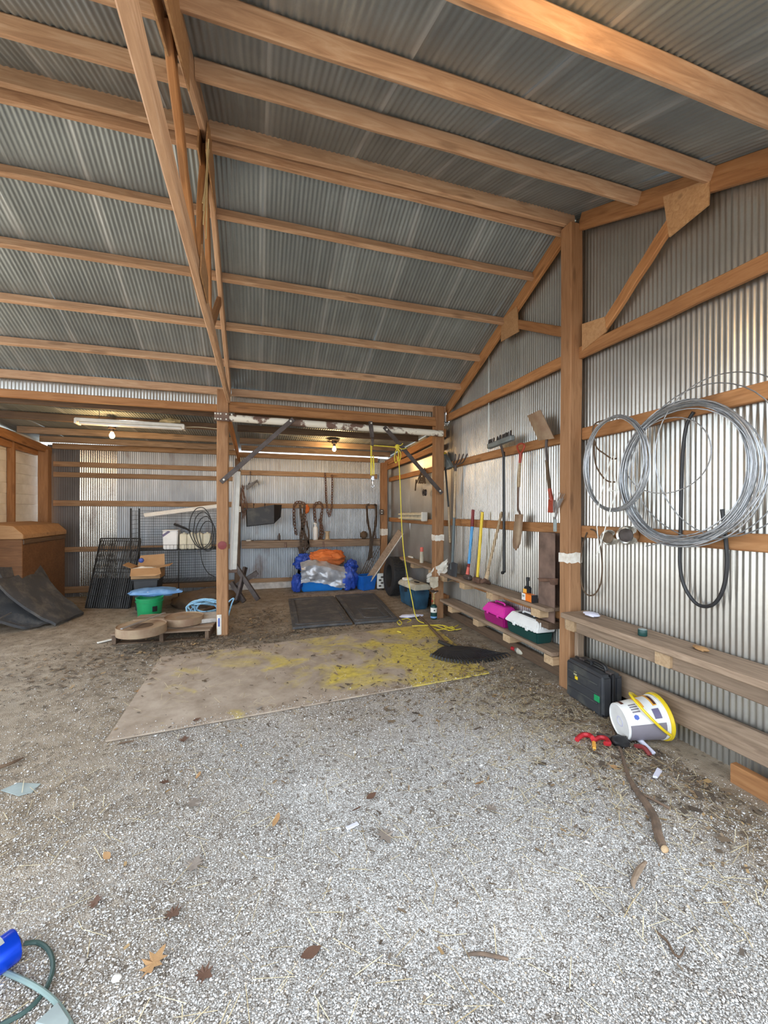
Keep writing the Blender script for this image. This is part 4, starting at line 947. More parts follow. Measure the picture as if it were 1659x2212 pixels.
for dx, dz, lab, s in ((-.13, .12, 'round wood block beside the propane cylinder', .05),):
    p = A(957, 1325, Z=.0); tag(MB().lathe([(s, -.05), (s, .05), (s*.8, .055), (.001, .055)], (p.x, p.y+.1, s), (.5, -.8, .1), 16, cap=True).build('wood_block', 'pale_block'), lab, 'wood block')
# ------------------------------------------------------------------ tools along the far wall
TX = 2.56
def shaft(t, p, q, r, mat, name='handle', n=10): return MB().tube([p, (V(p)+V(q))/2, q], r, n).build(name, mat, t)
def S(x, y, X=TX): return A(x, y, X=X)
# long black pole with brush head
t = thing('scrub_brush', 'long black-handled brush hanging head up beside the banded post', 'brush', S(968, 1170))
shaft(t, S(972, 1172), S(969, 1095), .014, 'handle_wood', 'lower_handle'); shaft(t, S(969, 1097), S(962, 1010), .013, 'black_plastic')
bp = S(956, 998); MB().prism([S(948, 975, 2.56), S(956, 978, 2.56), S(974, 1008, 2.56), S(962, 1014, 2.56), S(950, 992, 2.56)], (.06, 0, 0)).build('head', 'broom_grey', t, smooth=False, bev=.006)
MB().prism([S(946, 974, 2.55), S(955, 977, 2.55), S(957, 983, 2.55), S(949, 986, 2.55)], (.06, 0, 0)).build('tip', 'yellow_plastic', t, smooth=False, bev=.004)
MB().tube([S(958, 1015, 2.53), S(959, 1040, 2.53)], .004, 5).build('cord_loop', 'outlet_white', t); MB().tube([S(959, 1036, 2.53), S(959, 1043, 2.53)], .010, 8).build('tag', 'outlet_white', t)
# garden fork, tines up
t = thing('garden_fork', 'old garden fork with its tines up against the upper girt', 'fork', S(981, 1115))
shaft(t, S(981, 1118), S(984, 1016), .015, 'handle_wood'); MB().tube([S(984, 1018), S(984, 1005)], .018, 8).build('ferrule', 'dark_steel', t)
for k in range(4): MB().tube(catmull([S(984, 1005), S(980+k*6, 1000), S(983+k*7, 992), S(984+k*8.5, 980)], 4), [.009]*12+[.004], 6).build('tine', 'dark_steel', t)
# grey handled spade
t = thing('spade', 'spade with a grey fibreglass handle, its dark blade resting on the upper shelf', 'spade', S(977, 1250))
shaft(t, S(981, 1118, 2.52), S(977, 1218, 2.50), .019, 'grey_fibre')
MB().tube([S(977, 1214, 2.50), S(976, 1230, 2.49)], [.024, .024, ][:2], 10).build('socket', 'grey_fibre', t)
MB().grid(lambda u, v: S(969+19*u-(3*v), 1214+8*abs(u-.5)+38*v, 2.49-.02*math.sin(u*math.pi)), 8, 8, thick=(.006, 0, 0)).build('blade', 'dusty_black', t)
# blue / red handle
t = thing('sledge_hammer', 'sledge hammer with a red and blue painted handle on the upper shelf', 'hammer', S(1013, 1262))
shaft(t, S(1022, 1101), S(1020, 1137), .021, 'maroon', 'upper_handle'); shaft(t, S(1020, 1137), S(1013, 1217), .019, 'sky_blue'); shaft(t, S(1013, 1217), S(1012, 1224), .019, 'maroon', 'band')
MB().tube([S(1012, 1222), S(1009, 1248)], [.016, .028][:2], 10).build('grip', 'salmon', t)
hz2 = .646
p = S(1010, 1250, 2.53); MB().box((2.53, p.y, .675), (.06, .15, .058)).build('head', 'dark_steel', t, bev=.012)
# yellow handle
t = thing('sledge_hammer', 'sledge hammer with a bright yellow handle on the upper shelf', 'hammer', S(1033, 1262))
shaft(t, S(1042, 1106), S(1031, 1252), .018, 'yellow_paint')
p = S(1031, 1255, 2.53); MB().box((2.53, p.y, .677), (.06, .14, .060)).build('head', 'rust', t, bev=.010)
# wooden handled hoe
t = thing('pickaxe', 'tool with a bare wooden handle and rusty head leaning on the upper shelf', 'pickaxe', S(1050, 1262))
shaft(t, S(1084, 1106, 2.58), S(1052, 1240, 2.54), .016, 'handle_wood'); MB().tube([S(1055, 1232, 2.54), S(1050, 1252, 2.53)], [.018, .026][:2], 8).build('eye', 'handle_wood', t)
p = S(1050, 1258, 2.52); MB().tube(catmull([V((2.44, p.y-.02, .69)), V((2.50, p.y, .705)), V((2.56, p.y+.02, .68)), V((2.60, p.y+.04, .655))], 4), [.012, .018, .024, .028, .03, .028, .026, .024, .022, .02, .016, .012, .008], 8).build('head', 'rust', t)
# push broom
t = thing('push_broom', 'black push broom hung head up on the upper girt', 'broom', S(1087, 1240))
shaft(t, S(1088, 976), S(1089, 1234), .015, 'black_plastic'); shaft(t, S(1089, 1234), S(1085, 1238), .017, 'black_plastic', 'end_cap')
q0, q1 = A(1056, 965, X=2.50), A(1108, 945, X=2.50)
MB().bar(q0, q1, .06, .055).build('head', 'broom_grey', t, bev=.01)
m = MB(); d = (q1-q0)
for k in range(26):
    b0_ = q0+d*((k+.5)/26)+V((random.uniform(-.02, .02), 0, .02)); m.tube([b0_, b0_+V((.005, 0, .055))], [.009, .006][:2], 5)
m.build('bristles', 'bristle', t); MB().tube([S(1088, 985), (q0+q1)/2], .014, 8).build('socket', 'dark_steel', t)
# D-handle trench shovel
t = thing('trench_shovel', 'trench shovel with a red handle hanging blade down from the upper girt', 'shovel', S(1117, 1190))
MB().tube(catmull([S(1124, 979, 2.54), S(1117, 964, 2.54), S(1127, 958, 2.54), S(1133, 964, 2.54)], 5, True), .010, 6, True).build('grip', 'red_paint', t)
shaft(t, S(1125, 978, 2.54), S(1123, 1000, 2.54), .016, 'red_paint', 'neck'); shaft(t, S(1123, 1000, 2.54), S(1120, 1052, 2.54), .016, 'handle_wood')
MB().tube(catmull([S(1120, 1052, 2.54), S(1119, 1080, 2.54), S(1119, 1098, 2.54), S(1124, 1112, 2.53)], 5), .012, 8).build('shank', 'rust_steel', t)
MB().grid(lambda u, v: S(1112+18*u-7*v+(u-.5)*-5*max(0, v-.75)*4, 1111+78*v-8*abs(u-.5)*max(0, v-.7)*6, 2.53-.03*math.sin(u*math.pi)), 8, 14, thick=(.005, 0, 0)).build('blade', 'spade_rust', t)
# square shovel, blade up
t = thing('square_shovel', 'square-mouth shovel hanging blade up beside the thick near post', 'shovel', S(1186, 1100))
MB().grid(lambda u, v: S(1139+28*u+24*v+(6*v if u > .5 else 0), 898-13*u+54*v+8*u*v, 2.50+.02*v-.025*math.sin(u*math.pi)*(1-.3*v)), 8, 10, thick=(.006, 0, 0)).build('blade', 'spade_rust', t)
MB().tube(catmull([S(1182, 940, 2.53), S(1180, 965, 2.54), S(1182, 998, 2.54)], 6), .013, 8).build('socket', 'dark_steel', t)
shaft(t, S(1181, 994, 2.54), S(1187, 1056, 2.54), .016, 'canvas_brown'); shaft(t, S(1187, 1056, 2.54), S(1192, 1082, 2.54), .018, 'red_paint', 'neck')
MB().prism([S(1184, 1078, 2.53), S(1195, 1080, 2.53), S(1194, 1108, 2.53), S(1182, 1107, 2.53)], (.03, 0, 0)).build('grip', 'red_paint', t, smooth=False, bev=.005)
# wire brush / gloves on the post
t = thing('wire_whisk', 'bundle of bright wires and a white clip hung on the thick near post', 'wire bundle', A(1205, 1100, X=2.48))
for k in range(14):
    a = A(1198+random.uniform(-2, 3), 1122, X=2.485); b = A(1196+random.uniform(0, 24), 1070+random.uniform(-6, 14), X=2.47); MB().tube([a, (a+b)/2+V((0, .01, .01)), b], .0035, 4).build('wire', 'steel', t)
MB().box(A(1199, 1135, X=2.485), (.02, .03, .11)).build('holder', 'slate_grey', t, bev=.004); MB().box(A(1196, 1112, X=2.48), (.02, .025, .04)).build('clip', 'outlet_white', t, bev=.004)
# rusty steel column
t = thing('steel_column', 'rusty steel I-beam offcut standing between the upper shelf and the near post', 'steel beam', A(1185, 1330, X=2.56))
zA, zB = A(1185, 1340, X=2.56).z, A(1185, 1150, X=2.56).z; yA, yB_ = A(1168, 1240, X=2.56).y, A(1205, 1240, X=2.56).y; ym = (yA+yB_)/2
MB().box((2.535, ym, (zA+zB)/2), (.012, abs(yA-yB_)*.95, zB-zA)).build('front_flange', 'rust_steel', t, bev=.003)
MB().box((2.585, ym, (zA+zB)/2), (.09, .012, zB-zA)).build('web', 'rust_steel', t); MB().box((2.635, ym, (zA+zB)/2), (.012, abs(yA-yB_)*.95, zB-zA)).build('rear_flange', 'rust_steel', t, bev=.003)
p = A(1180, 1258, X=2.50); MB().prism([A(1160, 1249, X=2.49), A(1198, 1250, X=2.49), A(1196, 1264, X=2.49), A(1188, 1262, X=2.49), A(1186, 1256, X=2.49), A(1166, 1256, X=2.49)], (.045, 0, 0)).build('bracket', 'rust', t, smooth=False, bev=.003)
beam('base_cleat', (2.56, ym-.08, zA-.03), (2.56, ym+.09, zA-.03), .14, .06, 'dark_board', t)
# bottle, orange box on upper shelf
p = S(1140, 1288, 2.52); t = thing('oil_bottle', 'small black and yellow oil bottle on the upper shelf', 'bottle', V((2.52, p.y, .646)))
h0 = S(1140, 1266, 2.52).z-.646
MB().box((2.52, p.y, .646+h0/2), (.05, .075, h0)).build('body', 'black_plastic', t, bev=.012, seg=2); MB().box((2.493, p.y+.008, .646+h0*.45), (.004, .05, h0*.7)).build('label', 'label_gold', t)
MB().lathe([(.012, 0), (.014, .01), (.012, .05), (.018, .052), (.018, .085), (.001, .088)], (2.52, p.y, .646+h0), n=12).build('nozzle', 'black_plastic', t)
p = S(1140, 1300, 2.47); t = thing('small_box', 'small white and orange carton on the front of the upper shelf', 'box', V((2.48, p.y, .646)))
MB().box((2.49, p.y, .646+.035), (.06, .16, .068)).build('carton', 'orange_plastic', t, bev=.002); MB().box((2.459, p.y+.05, .682), (.003, .055, .064)).build('white_panel', 'white_plastic', t); MB().box((2.457, p.y+.05, .690), (.003, .03, .018)).build('print', 'slate_grey', t)
MB().box((2.49, p.y-.075, .682), (.062, .012, .07)).build('end', 'black_plastic', t)
# tackle boxes on lower shelf
def tackle(label, y0_, y1_, base, lid, hp, z=.279):
    t = thing('tackle_box', label, 'tackle box', (2.53, (y0_+y1_)/2, z)); xa_, xb_ = 2.445, 2.635; h1 = .11; h2 = .21
    m = MB(); R4 = lambda e, zz: [(xa_+e, y0_+e, zz), (xb_-e, y0_+e, zz), (xb_-e, y1_-e, zz), (xa_+e, y1_-e, zz)]
    m.add(R4(.018, z)+R4(.004, z+h1), [(3, 2, 1, 0), (0, 1, 5, 4), (1, 2, 6, 5), (2, 3, 7, 6), (3, 0, 4, 7), (4, 5, 6, 7)]); m.build('base', base, t, smooth=False, bev=.012, seg=2)
    m = MB(); m.add(R4(-.006, z+h1)+R4(-.006, z+h1+.018)+R4(.012, z+h1+.05)+R4(.042, z+h2), [(3, 2, 1, 0)]+[(a+k, a+(k+1) % 4, a+4+(k+1) % 4, a+4+k) for a in (0, 4, 8) for k in range(4)]+[(12, 13, 14, 15)]); ld_ = m.build('lid', lid, t, smooth=False, bev=.008, seg=2)
    ym_ = (y0_+y1_)/2
    MB().box((2.54, ym_, z+h2+.002), (.07, (y1_-y0_)*.5, .008)).build('recess', hp, ld_, bev=.002)
    MB().tube(catmull([(2.54, ym_-.085, z+h2), (2.54, ym_-.07, z+h2+.022), (2.54, ym_+.07, z+h2+.022), (2.54, ym_+.085, z+h2)], 5), .010, 8).build('handle', lid, ld_)
    for dy in (-.1, .1): MB().box((2.44, ym_+dy, z+h1+.005), (.012, .035, .04)).build('latch', lid, ld_, bev=.003)
    if lid == 'white_plastic':
        for k in range(7): MB().box((2.462+k*.026, y0_+.008, z+h1+.055), (.010, .014, .075)).build('rib', lid, ld_, bev=.003)
        for k in range(9): MB().box((2.446, y0_+.04+k*.042, z+h1+.012), (.014, .02, .03)).build('rib', lid, ld_, bev=.003)
    return t
y_a = A(1160, 1370, X=2.445).y; y_b = A(1090, 1330, X=2.445).y; y_c = A(1043, 1310, X=2.445).y
tackle('dark green tackle box with a white ribbed lid on the lower shelf', y_a, y_b-.02, 'dark_green', 'white_plastic', 'dusty_black')
tackle('magenta tackle box on the lower shelf', y_b+.02, y_c, 'dark_magenta', 'magenta', 'dark_magenta')
# bottle under the shelf
p = A(1110, 1404, Z=.03); q = A(1142, 1416, Z=.03); t = thing('drink_bottle', 'clear plastic bottle with a red cap lying under the lower shelf', 'bottle', p)
d = (q-p); L_ = .24; d.z = 0; d.normalize(); p = p+V((0, 0, .012))
MB().lathe([(.012, 0), (.014, .02), (.036, .06), (.037, .2), (.034, .235), (.001, .24)], p, d, 18).build('body', 'clear_plastic', t)
MB().lathe([(.0375, .065), (.0378, .15)], p, d, 18).build('label', 'grimy_white', t); MB().lathe([(.018, -.03), (.02, -.028), (.02, .012), (.014, .014), (.001, -.03)], p, d, 14).build('cap', 'red_plastic', t)

# ------------------------------------------------------------------ near right wall: wire coils, cans, hoses
def ring_pts(c, ry, rz, X, jit, ph=0, n=40, tilt=0):
    out = []
    for i in range(n):
        a = 2*math.pi*i/n+ph; k = 1+jit*math.sin(a*2+ph*3)*.5+jit*math.cos(a*3+ph)*.3
        y, z = ry*k*math.cos(a), rz*k*math.sin(a); y, z = y*math.cos(tilt)-z*math.sin(tilt), y*math.sin(tilt)+z*math.cos(tilt)
        out.append(V((X+.012*math.sin(a+ph*2), c[0]+y, c[1]+z)))
    return out
wc = thing('wire_coil', 'large coil of grey fence wire hung on the near wall girts', 'wire coil', (2.56, 1.95, 1.75))
rnd = random.Random(3)
for k in range(30):
    sx = rnd.uniform(0, 1)
    MB().tube(ring_pts((1.955-.05*sx+rnd.uniform(-.012, .012), 1.765-.035*sx+rnd.uniform(-.014, .010)), .395+rnd.uniform(-.022, .03)+.02*sx, .43+rnd.uniform(-.012, .012), 2.555-.045*sx+rnd.uniform(-.008, .008), .02, rnd.uniform(0, 6)), .0042, 5, True).build('strand', 'wire_steel', wc)
for (c, ry, rz) in (((1.80, 1.80), .44, .46), ((1.68, 1.83), .40, .47), ((2.02, 1.86), .30, .24)):
    MB().tube(ring_pts(c, ry, rz, 2.52, .05, rnd.uniform(0, 6)), .0035, 5, True).build('stray_loop', 'wire_steel', wc)
P = catmull([A(1395, 1180, X=2.5), A(1560, 1142, X=2.48), A(1620, 1095, X=2.46), A(1668, 1030, X=2.45)], 8); MB().tube(P, .004, 5).build('stray_end', 'wire_steel', wc)
w2 = thing('wire_coil', 'small pale coil of wire overlapping the left of the large coil', 'wire coil', (2.49, 2.38, 1.86))
for k in range(9): MB().tube(ring_pts((2.385+rnd.uniform(-.01, .01), 1.855+rnd.uniform(-.012, .012)), .265+rnd.uniform(-.012, .014), .345+rnd.uniform(-.01, .01), 2.485+rnd.uniform(-.01, .01), .02, rnd.uniform(0, 6), tilt=.0), .0042, 5, True).build('strand', 'wire_steel', w2)
for pts in ([(1322, 985), (1305, 1040), (1294, 1090), (1289, 1125), (1292, 1165), (1294, 1195)], [(1326, 985), (1328, 1025), (1332, 1060), (1320, 1095), (1302, 1160), (1288, 1200)], [(1318, 1000), (1322, 1040), (1316, 1060), (1336, 1058)]):
    MB().tube(catmull([A(*p, X=2.46) for p in pts], 6), .0035, 5).build('loose_end', 'outlet_white', w2)
w3 = thing('rusty_wire_hook', 'bent dark rusty wire hanging inside the small coil', 'wire', (2.58, 2.5, 1.95))
for pts in ([(1280, 930), (1286, 915), (1305, 908), (1300, 915)], [(1280, 930), (1288, 965), (1305, 980), (1322, 991), (1332, 990)], [(1283, 945), (1286, 1000), (1302, 1030), (1315, 1040), (1330, 1041)]):
    MB().tube(catmull([A(*p, X=2.57) for p in pts], 6), .006, 5).build('wire', 'dark_board', w3)
for k, (px, r, lab) in enumerate((((1318, 1161), .058, 'smaller bright tin ring on the lower girt, nearer the thick post'), ((1357, 1156), .068, 'larger bright tin ring on the lower girt, under the wire coil'))):
    c = A(*px, X=2.56); t = thing('tin_ring', lab, 'tin', c, 'two bright tins on the lower girt'); d = V((-1, -.35, .02)).normalized()
    MB().lathe([(r*.72, .045), (r*.86, .055), (r, .03), (r*.98, -.03), (r*.78, -.05), (r*.70, -.045), (r*.68, .03), (r*.72, .045)], c, d, 28).build('ring', 'bright_tin', t)
    MB().lathe([(r*.7, -.03), (.001, -.03)], c, d, 24).build('bottom', 'dark_steel' if k else 'old_board', t)
def hose(label, pts, X, r, mat):
    o = MB().tube(catmull([A(*p, X=X) for p in pts], 8), r, 8).build('hose', mat); return tag(o, label, 'hose')
hose('black hose loop hanging below the large wire coil', [(1498, 890), (1483, 920), (1475, 980), (1472, 1060), (1470, 1150), (1469, 1220), (1478, 1265), (1500, 1300), (1522, 1310), (1545, 1302), (1563, 1270), (1571, 1215), (1566, 1150), (1560, 1100)], 2.61, .011, 'black_plastic')
hose('thin brown hose loop hanging beside the thick near post', [(1268, 1150), (1258, 1180), (1254, 1225), (1257, 1265), (1268, 1284), (1284, 1284), (1297, 1262), (1301, 1225), (1297, 1180), (1288, 1150), (1276, 1143)], 2.615, .006, 'canvas_brown')
# small items on near bench
p = A(1274, 1337, X=2.5); crumple('plastic_wrap', 'pale_lilac', (2.52, p.y, .695), .045, .07, .018, 71, 'scrap of clear plastic on the near bench beside the post', 'scrap', 16, 8, .3)
p = A(1388, 1368, X=2.47); t = thing('jar_lid', 'small dark green cap on the near bench', 'cap', V((2.47, p.y, .674)))
MB().lathe([(.026, 0), (.028, .003), (.028, .038), (.026, .042), (.001, .042)], (2.47, p.y, .674), n=20).build('cap', 'dark_green', t); MB().lathe([(.024, .042), (.022, .045), (.001, .045)], (2.47, p.y, .674), n=20).build('top', 'slate_grey', t)
p = A(1500, 1402, X=2.5); crumple('dry_leaf_clump', 'leaf_tan', (2.55, p.y, .682), .02, .05, .012, 73, 'small clump of dry leaves on the near bench', 'leaf', 12, 6, .5)

# black tool case
kc = thing('tool_case', 'dusty black plastic tool case standing against the near post', 'case', (2.5, 2.6, 0))
k0, k1 = A(1231, 1500, Z=.0), A(1311, 1553, Z=.0); k0.z = k1.z = .004; k0.x -= .045; k1.x -= .045
dx = (k1-k0); kl = dx.length; dx.normalize(); dn = V((-dx.y, dx.x, 0)); dn = dn if dn.x > 0 else -dn
hC2 = A(1262, 1432, X=k0.x+.03).z*.96; th1, th2 = .10, .21
def cb4(d0, d1, z0_, z1_, e): 
    return [k0+dx*e+dn*d0+V((0, 0, z0_)), k1-dx*e+dn*d0+V((0, 0, z0_)), k1-dx*e+dn*d0+V((0, 0, z1_)), k0+dx*e+dn*d0+V((0, 0, z1_))]
MB().prism(cb4(0, 0, .0, hC2, 0), dn*.095).build('front_shell', 'dusty_black', kc, smooth=False, bev=.022, seg=3); kfs = COL.objects[-1]
MB().prism(cb4(.103, 0, .0, hC2, 0), dn*.085).build('rear_shell', 'dusty_black', kc, smooth=False, bev=.025, seg=3)
MB().prism(cb4(.088, 0, -.002+.004, hC2+.004, -.004), dn*.022).build('seam', 'black_plastic', kc, smooth=False, bev=.004)
MB().tube(catmull([k0+dx*kl*.45+dn*.098+V((0, 0, hC2-.01)), k0+dx*kl*.48+dn*.098+V((0, 0, hC2+.035)), k0+dx*kl*.78+dn*.098+V((0, 0, hC2+.035)), k0+dx*kl*.82+dn*.098+V((0, 0, hC2-.01))], 5), .014, 8).build('handle', 'black_plastic', kc)
for u in (.2, .9): MB().box(k0+dx*kl*u+dn*.098+V((0, 0, hC2+.004)), (.03, .05, .02)).build('latch', 'dark_steel', kc, bev=.003)
for u, v, m_, s in ((.30, .72, 'foil_tag', .018), (.33, .62, 'yellow_plastic', .016), (.88, .42, 'green_plastic', .03)): MB().box(k0+dx*kl*u-dn*.002+V((0, 0, hC2*v)), (s*1.8, .008, s*1.5), frame(dx)).build('sticker', m_, kfs, bev=.002)
for v in (.30, .52, .74):
    MB().bar(k0+dx*kl*.10-dn*.003+V((0, 0, hC2*v)), k0+dx*kl*.90-dn*.003+V((0, 0, hC2*v)), .010, .012).build('rib', 'dusty_black', kfs, bev=.003)

# white bucket lying on its side
wbk = thing('plastic_bucket', 'white plastic bucket with a yellow handle and rim lying on its side', 'bucket', (2.45, 2.1, 0))
c0_ = A(1361, 1537, X=2.22); c1_ = A(1425, 1530, X=2.44)
base_c = V((2.285, 2.135, .122)); axb = V((.80, -.22, .10)).normalized(); rb0, rb1, Lb = .112, .135, .27
MB().lathe([(.001, .004), (rb0*.93, .004), (rb0*.96, -.004), (rb0, .0), (rb1*.985, Lb*.86), (rb1*1.02, Lb*.865), (rb1*1.02, Lb*.90), (rb1, Lb*.905), (rb1, Lb), (rb1-.006, Lb), (rb0-.006, .012), (.001, .012)], base_c, axb, 40).build('shell', 'white_plastic', wbk); wsh = COL.objects[-1]
MB().lathe([(rb0*.30, .0035), (rb0*.30, .0015), (rb0*.22, .0015), (rb0*.22, .0035)], base_c, axb, 24).build('base_ring', 'pale_lilac', wsh)
MB().lathe([(rb1+.001, Lb*.93), (rb1+.010, Lb*.935), (rb1+.012, Lb), (rb1+.004, Lb*1.03), (.001, Lb*1.03)], base_c, axb, 40).build('lid', 'yellow_plastic', wbk)
upb = (V((0, 0, 1))-axb*axb.z).normalized(); sdb = axb.cross(upb)
def on_b(ang, h, e=.002):
    r = rb0+(rb1*.985-rb0)*h/(Lb*.86)+e; return base_c+axb*h+(upb*math.cos(ang)+sdb*math.sin(ang))*r
sgn = 1 if sdb.dot(V((-.5, -1, 0))) > 0 else -1
def patch(name, a0, a1, h0_, h1_, mat, e=.0015):
    m = MB(); m.grid(lambda u, v: on_b(sgn*(a0+(a1-a0)*u), h0_+(h1_-h0_)*v, e), 8, 2); return m.build(name, mat, wsh)
patch('print_gold', -.55, .55, Lb*.40, Lb*.80, 'label_gold'); patch('print_white', -.25, .75, Lb*.50, Lb*.70, 'white_plastic', .0025); patch('print_purple', .70, 1.15, Lb*.62, Lb*.78, 'label_purple', .003)
patch('print_brown', -.35, .10, Lb*.06, Lb*.13, 'label_brown', .002); patch('print_brown', -.15, .50, Lb*.74, Lb*.80, 'label_brown', .003); patch('print_grey', 1.35, 2.5, Lb*.03, Lb*.84, 'label_grey', .002)
hexp = [on_b(sgn*(.98+.13*math.cos(a)), Lb*.22+.016*math.sin(a), .003) for a in np.linspace(0, 2*math.pi, 7)[:-1]]; MB().prism(hexp, (0, 0, .0015)).build('print_hexagon', 'label_blue', wsh, smooth=False)
for k in range(4): patch('print_line', .25+.14*k, .33+.14*k, Lb*.18, Lb*.36, 'label_grey', .0022)
hpts = []
for i in range(13):
    a = math.pi*(i/12)-math.pi*.5; h = Lb*.88-.15*math.cos(a); r = rb1+.012; ang = a*1.0+.35
    hpts.append(base_c+axb*h+(upb*math.cos(ang)+sdb*sgn*math.sin(ang))*(r+.012*math.cos(a)))
MB().tube(catmull(hpts, 3), .009, 8).build('handle', 'yellow_plastic', wbk)

# floor clutter, near right
rs_ = thing('ratchet_strap', 'red strap and clip lying on the gravel beside the black case', 'strap', A(1280, 1600, Z=0))
for pts, r in (([(1246, 1598), (1258, 1590), (1272, 1592), (1280, 1600)], .022), ([(1280, 1600), (1296, 1595), (1310, 1600), (1316, 1612), (1306, 1614)], .020)):
    MB().tube(catmull([A(*p, Z=.018)+V((0, 0, .006*i)) for i, p in enumerate(pts)], 5), r*.7, 6).build('strap', 'red_plastic', rs_)
MB().tube(catmull([A(1290, 1585, Z=.015), A(1312, 1592, Z=.02), A(1325, 1598, Z=.015)], 4), .013, 6).build('clip', 'dark_steel', rs_)
MB().tube(catmull([A(1283, 1604, Z=.012), A(1284, 1618, Z=.012)], 4), .012, 6).build('tag', 'label_gold', rs_)
p0, p1 = A(1370, 1588, Z=.03), A(1412, 1627, Z=.015); tag(MB().tube([p0+V((0, 0, .03)), p0.lerp(p1, .2), p1], [.013, .017, .013], 10).build('plastic_tube', 'pale_lilac'), 'short white plastic tube poking out from under the white bucket', 'tube')
p0, p1 = A(1372, 1612, Z=.015), A(1404, 1632, Z=.012); tag(MB().tube(catmull([p0, (p0+p1)/2+V((.01, 0, .02)), p1], 5), .014, 6).build('dark_rag_strip', 'maroon'), 'dark maroon rag strip beside the white plastic tube', 'rag')
crumple('dark_sock', 'black_plastic', A(1340, 1600, Z=.035), .06, .05, .03, 81, 'crumpled dark rag between the red strap and the white bucket', 'rag', 16, 8, .35)
def stick(label, pts, rad, mat='stick_bark', branch=None):
    t = thing('stick', label, 'stick', A(*pts[0], Z=0)); n = len(pts)
    P = catmull([A(*p, Z=.006+rad[i]) for i, p in enumerate(pts)], 5)
    R_ = [rad[min(n-1, int(i/5))]*(1-(i % 5)/5)+rad[min(n-1, int(i/5)+1)]*((i % 5)/5) for i in range(len(P))]
    MB().tube(P, R_, 8).build('stem', mat, t)
    if branch: MB().tube(catmull([A(*p, Z=.02) for p in branch], 5), .007, 6).build('twig', mat, t)
    return t
t = stick('long crooked stick lying on the gravel at the lower right', [(1432, 1828), (1420, 1795), (1414, 1765), (1395, 1735), (1378, 1712), (1362, 1686), (1352, 1660), (1344, 1630), (1330, 1595), (1322, 1565)], [.017, .020, .019, .018, .016, .012, .010, .009, .007, .005], branch=[(1380, 1712), (1412, 1728), (1446, 1746)])
e0 = A(1435, 1833, Z=.022); MB().lathe([(.001, 0), (.016, .001), (.016, .006)], e0, V((-.35, -.9, 0)), 12).build('cut_end', 'cut_wood', t)
stick('short dark twig at the bottom centre right', [(1010, 2062), (1040, 2060), (1070, 2066), (1098, 2072)], [.005, .006, .006, .004])
stick('thin curved twig on the gravel at the far lower right', [(1415, 2010), (1440, 2032), (1456, 2060), (1470, 2066), (1480, 2045)], [.004, .004, .004, .003, .002], 'dark_board')
stick('flat weathered bark strip at the lower right', [(1395, 1862), (1380, 1880), (1368, 1905), (1370, 1920)], [.006, .012, .010, .003], 'old_board')
stick('dark broken twig at the left edge of the floor', [(-10, 1660), (20, 1650), (50, 1637)], [.010, .010, .006], 'dark_board')
stick('small dark twig in front of the plywood', [(258, 1606), (275, 1603), (290, 1600)], [.006, .006, .004], 'dark_board')
p = A(45, 1706, Z=.004); tag(MB().prism([A(2, 1708, Z=.004), A(40, 1692, Z=.004), A(88, 1694, Z=.004), A(70, 1712, Z=.004), A(40, 1720, Z=.004)], (0, 0, .004)).build('plastic_shard', 'slate_grey', smooth=False), 'pale grey flat shard on the dirt at the left edge', 'shard')
p = A(760, 1785, Z=.008); tag(MB().bar(A(748, 1790, Z=.009), A(774, 1778, Z=.009), .022, .006).build('foil_scrap', 'pale_lilac', bev=.002), 'small white scrap on the gravel in the middle foreground', 'scrap')
p = A(1418, 1672, Z=.008); tag(MB().prism([A(1410, 1680, Z=.006), A(1420, 1662, Z=.006), A(1430, 1668, Z=.006), A(1420, 1682, Z=.006)], (0, 0, .012)).build('paper_scrap', 'pale_lilac', smooth=False), 'small white scrap of paper below the white tube', 'scrap')
p = A(252, 2113, Z=.012); tag(crumple('pale_pebble', 'paper', (p.x, p.y, .012), .015, .012, .009, 83, None, None, 10, 6, .2), 'single large white pebble at the lower left', 'pebble')

# blue can-shaped lamp, cords, grey panel, lower left
bc = thing('blue_canister', 'shiny blue metal canister lying at the left edge of the foreground', 'canister', A(10, 2060, Z=0))
e1 = A(46, 2032, Z=.05); ax2 = V((.72, .69, .0)).normalized(); cc0 = V((-.98, 1.74, .052)); 
cc0 = A(34, 2040, Z=.052)-ax2*.19
MB().lathe([(.045, 0), (.05, .006), (.05, .185), (.047, .19), (.001, .19)], cc0, ax2, 28, cap=True).build('body', 'can_blue', bc)
MB().lathe([(.0505, .10), (.0508, .155)], cc0, ax2, 20, a0=-.6, a1=.6, ref=(0, .3, 1)).build('foil_label', 'silver_foil', bc, label='torn silver foil label')
MB().lathe([(.018, .188), (.018, .2), (.008, .205), (.001, .205)], cc0, ax2, 14).build('nozzle', 'dark_steel', bc)
tag(MB().tube(catmull([A(52, 2038, Z=.03), A(80, 2036, Z=.012), A(103, 2050, Z=.009), A(114, 2078, Z=.009), A(110, 2110, Z=.009), A(90, 2150, Z=.009), A(55, 2185, Z=.009), A(10, 2210, Z=.009), A(-30, 2230, Z=.009)], 8), .0068, 8).build('electrical_cable', 'cable_green'), 'dark green cord curving out of the blue canister', 'cord')
tag(MB().tube(catmull([A(-15, 2092, Z=.011), A(20, 2104, Z=.011), A(60, 2122, Z=.022), A(95, 2143, Z=.018), A(125, 2170, Z=.011), A(148, 2205, Z=.011), A(160, 2235, Z=.011)], 8), .0075, 8).build('garden_hose', 'cord_grey'), 'pale grey-green hose crossing the dark cord at the lower left', 'hose')
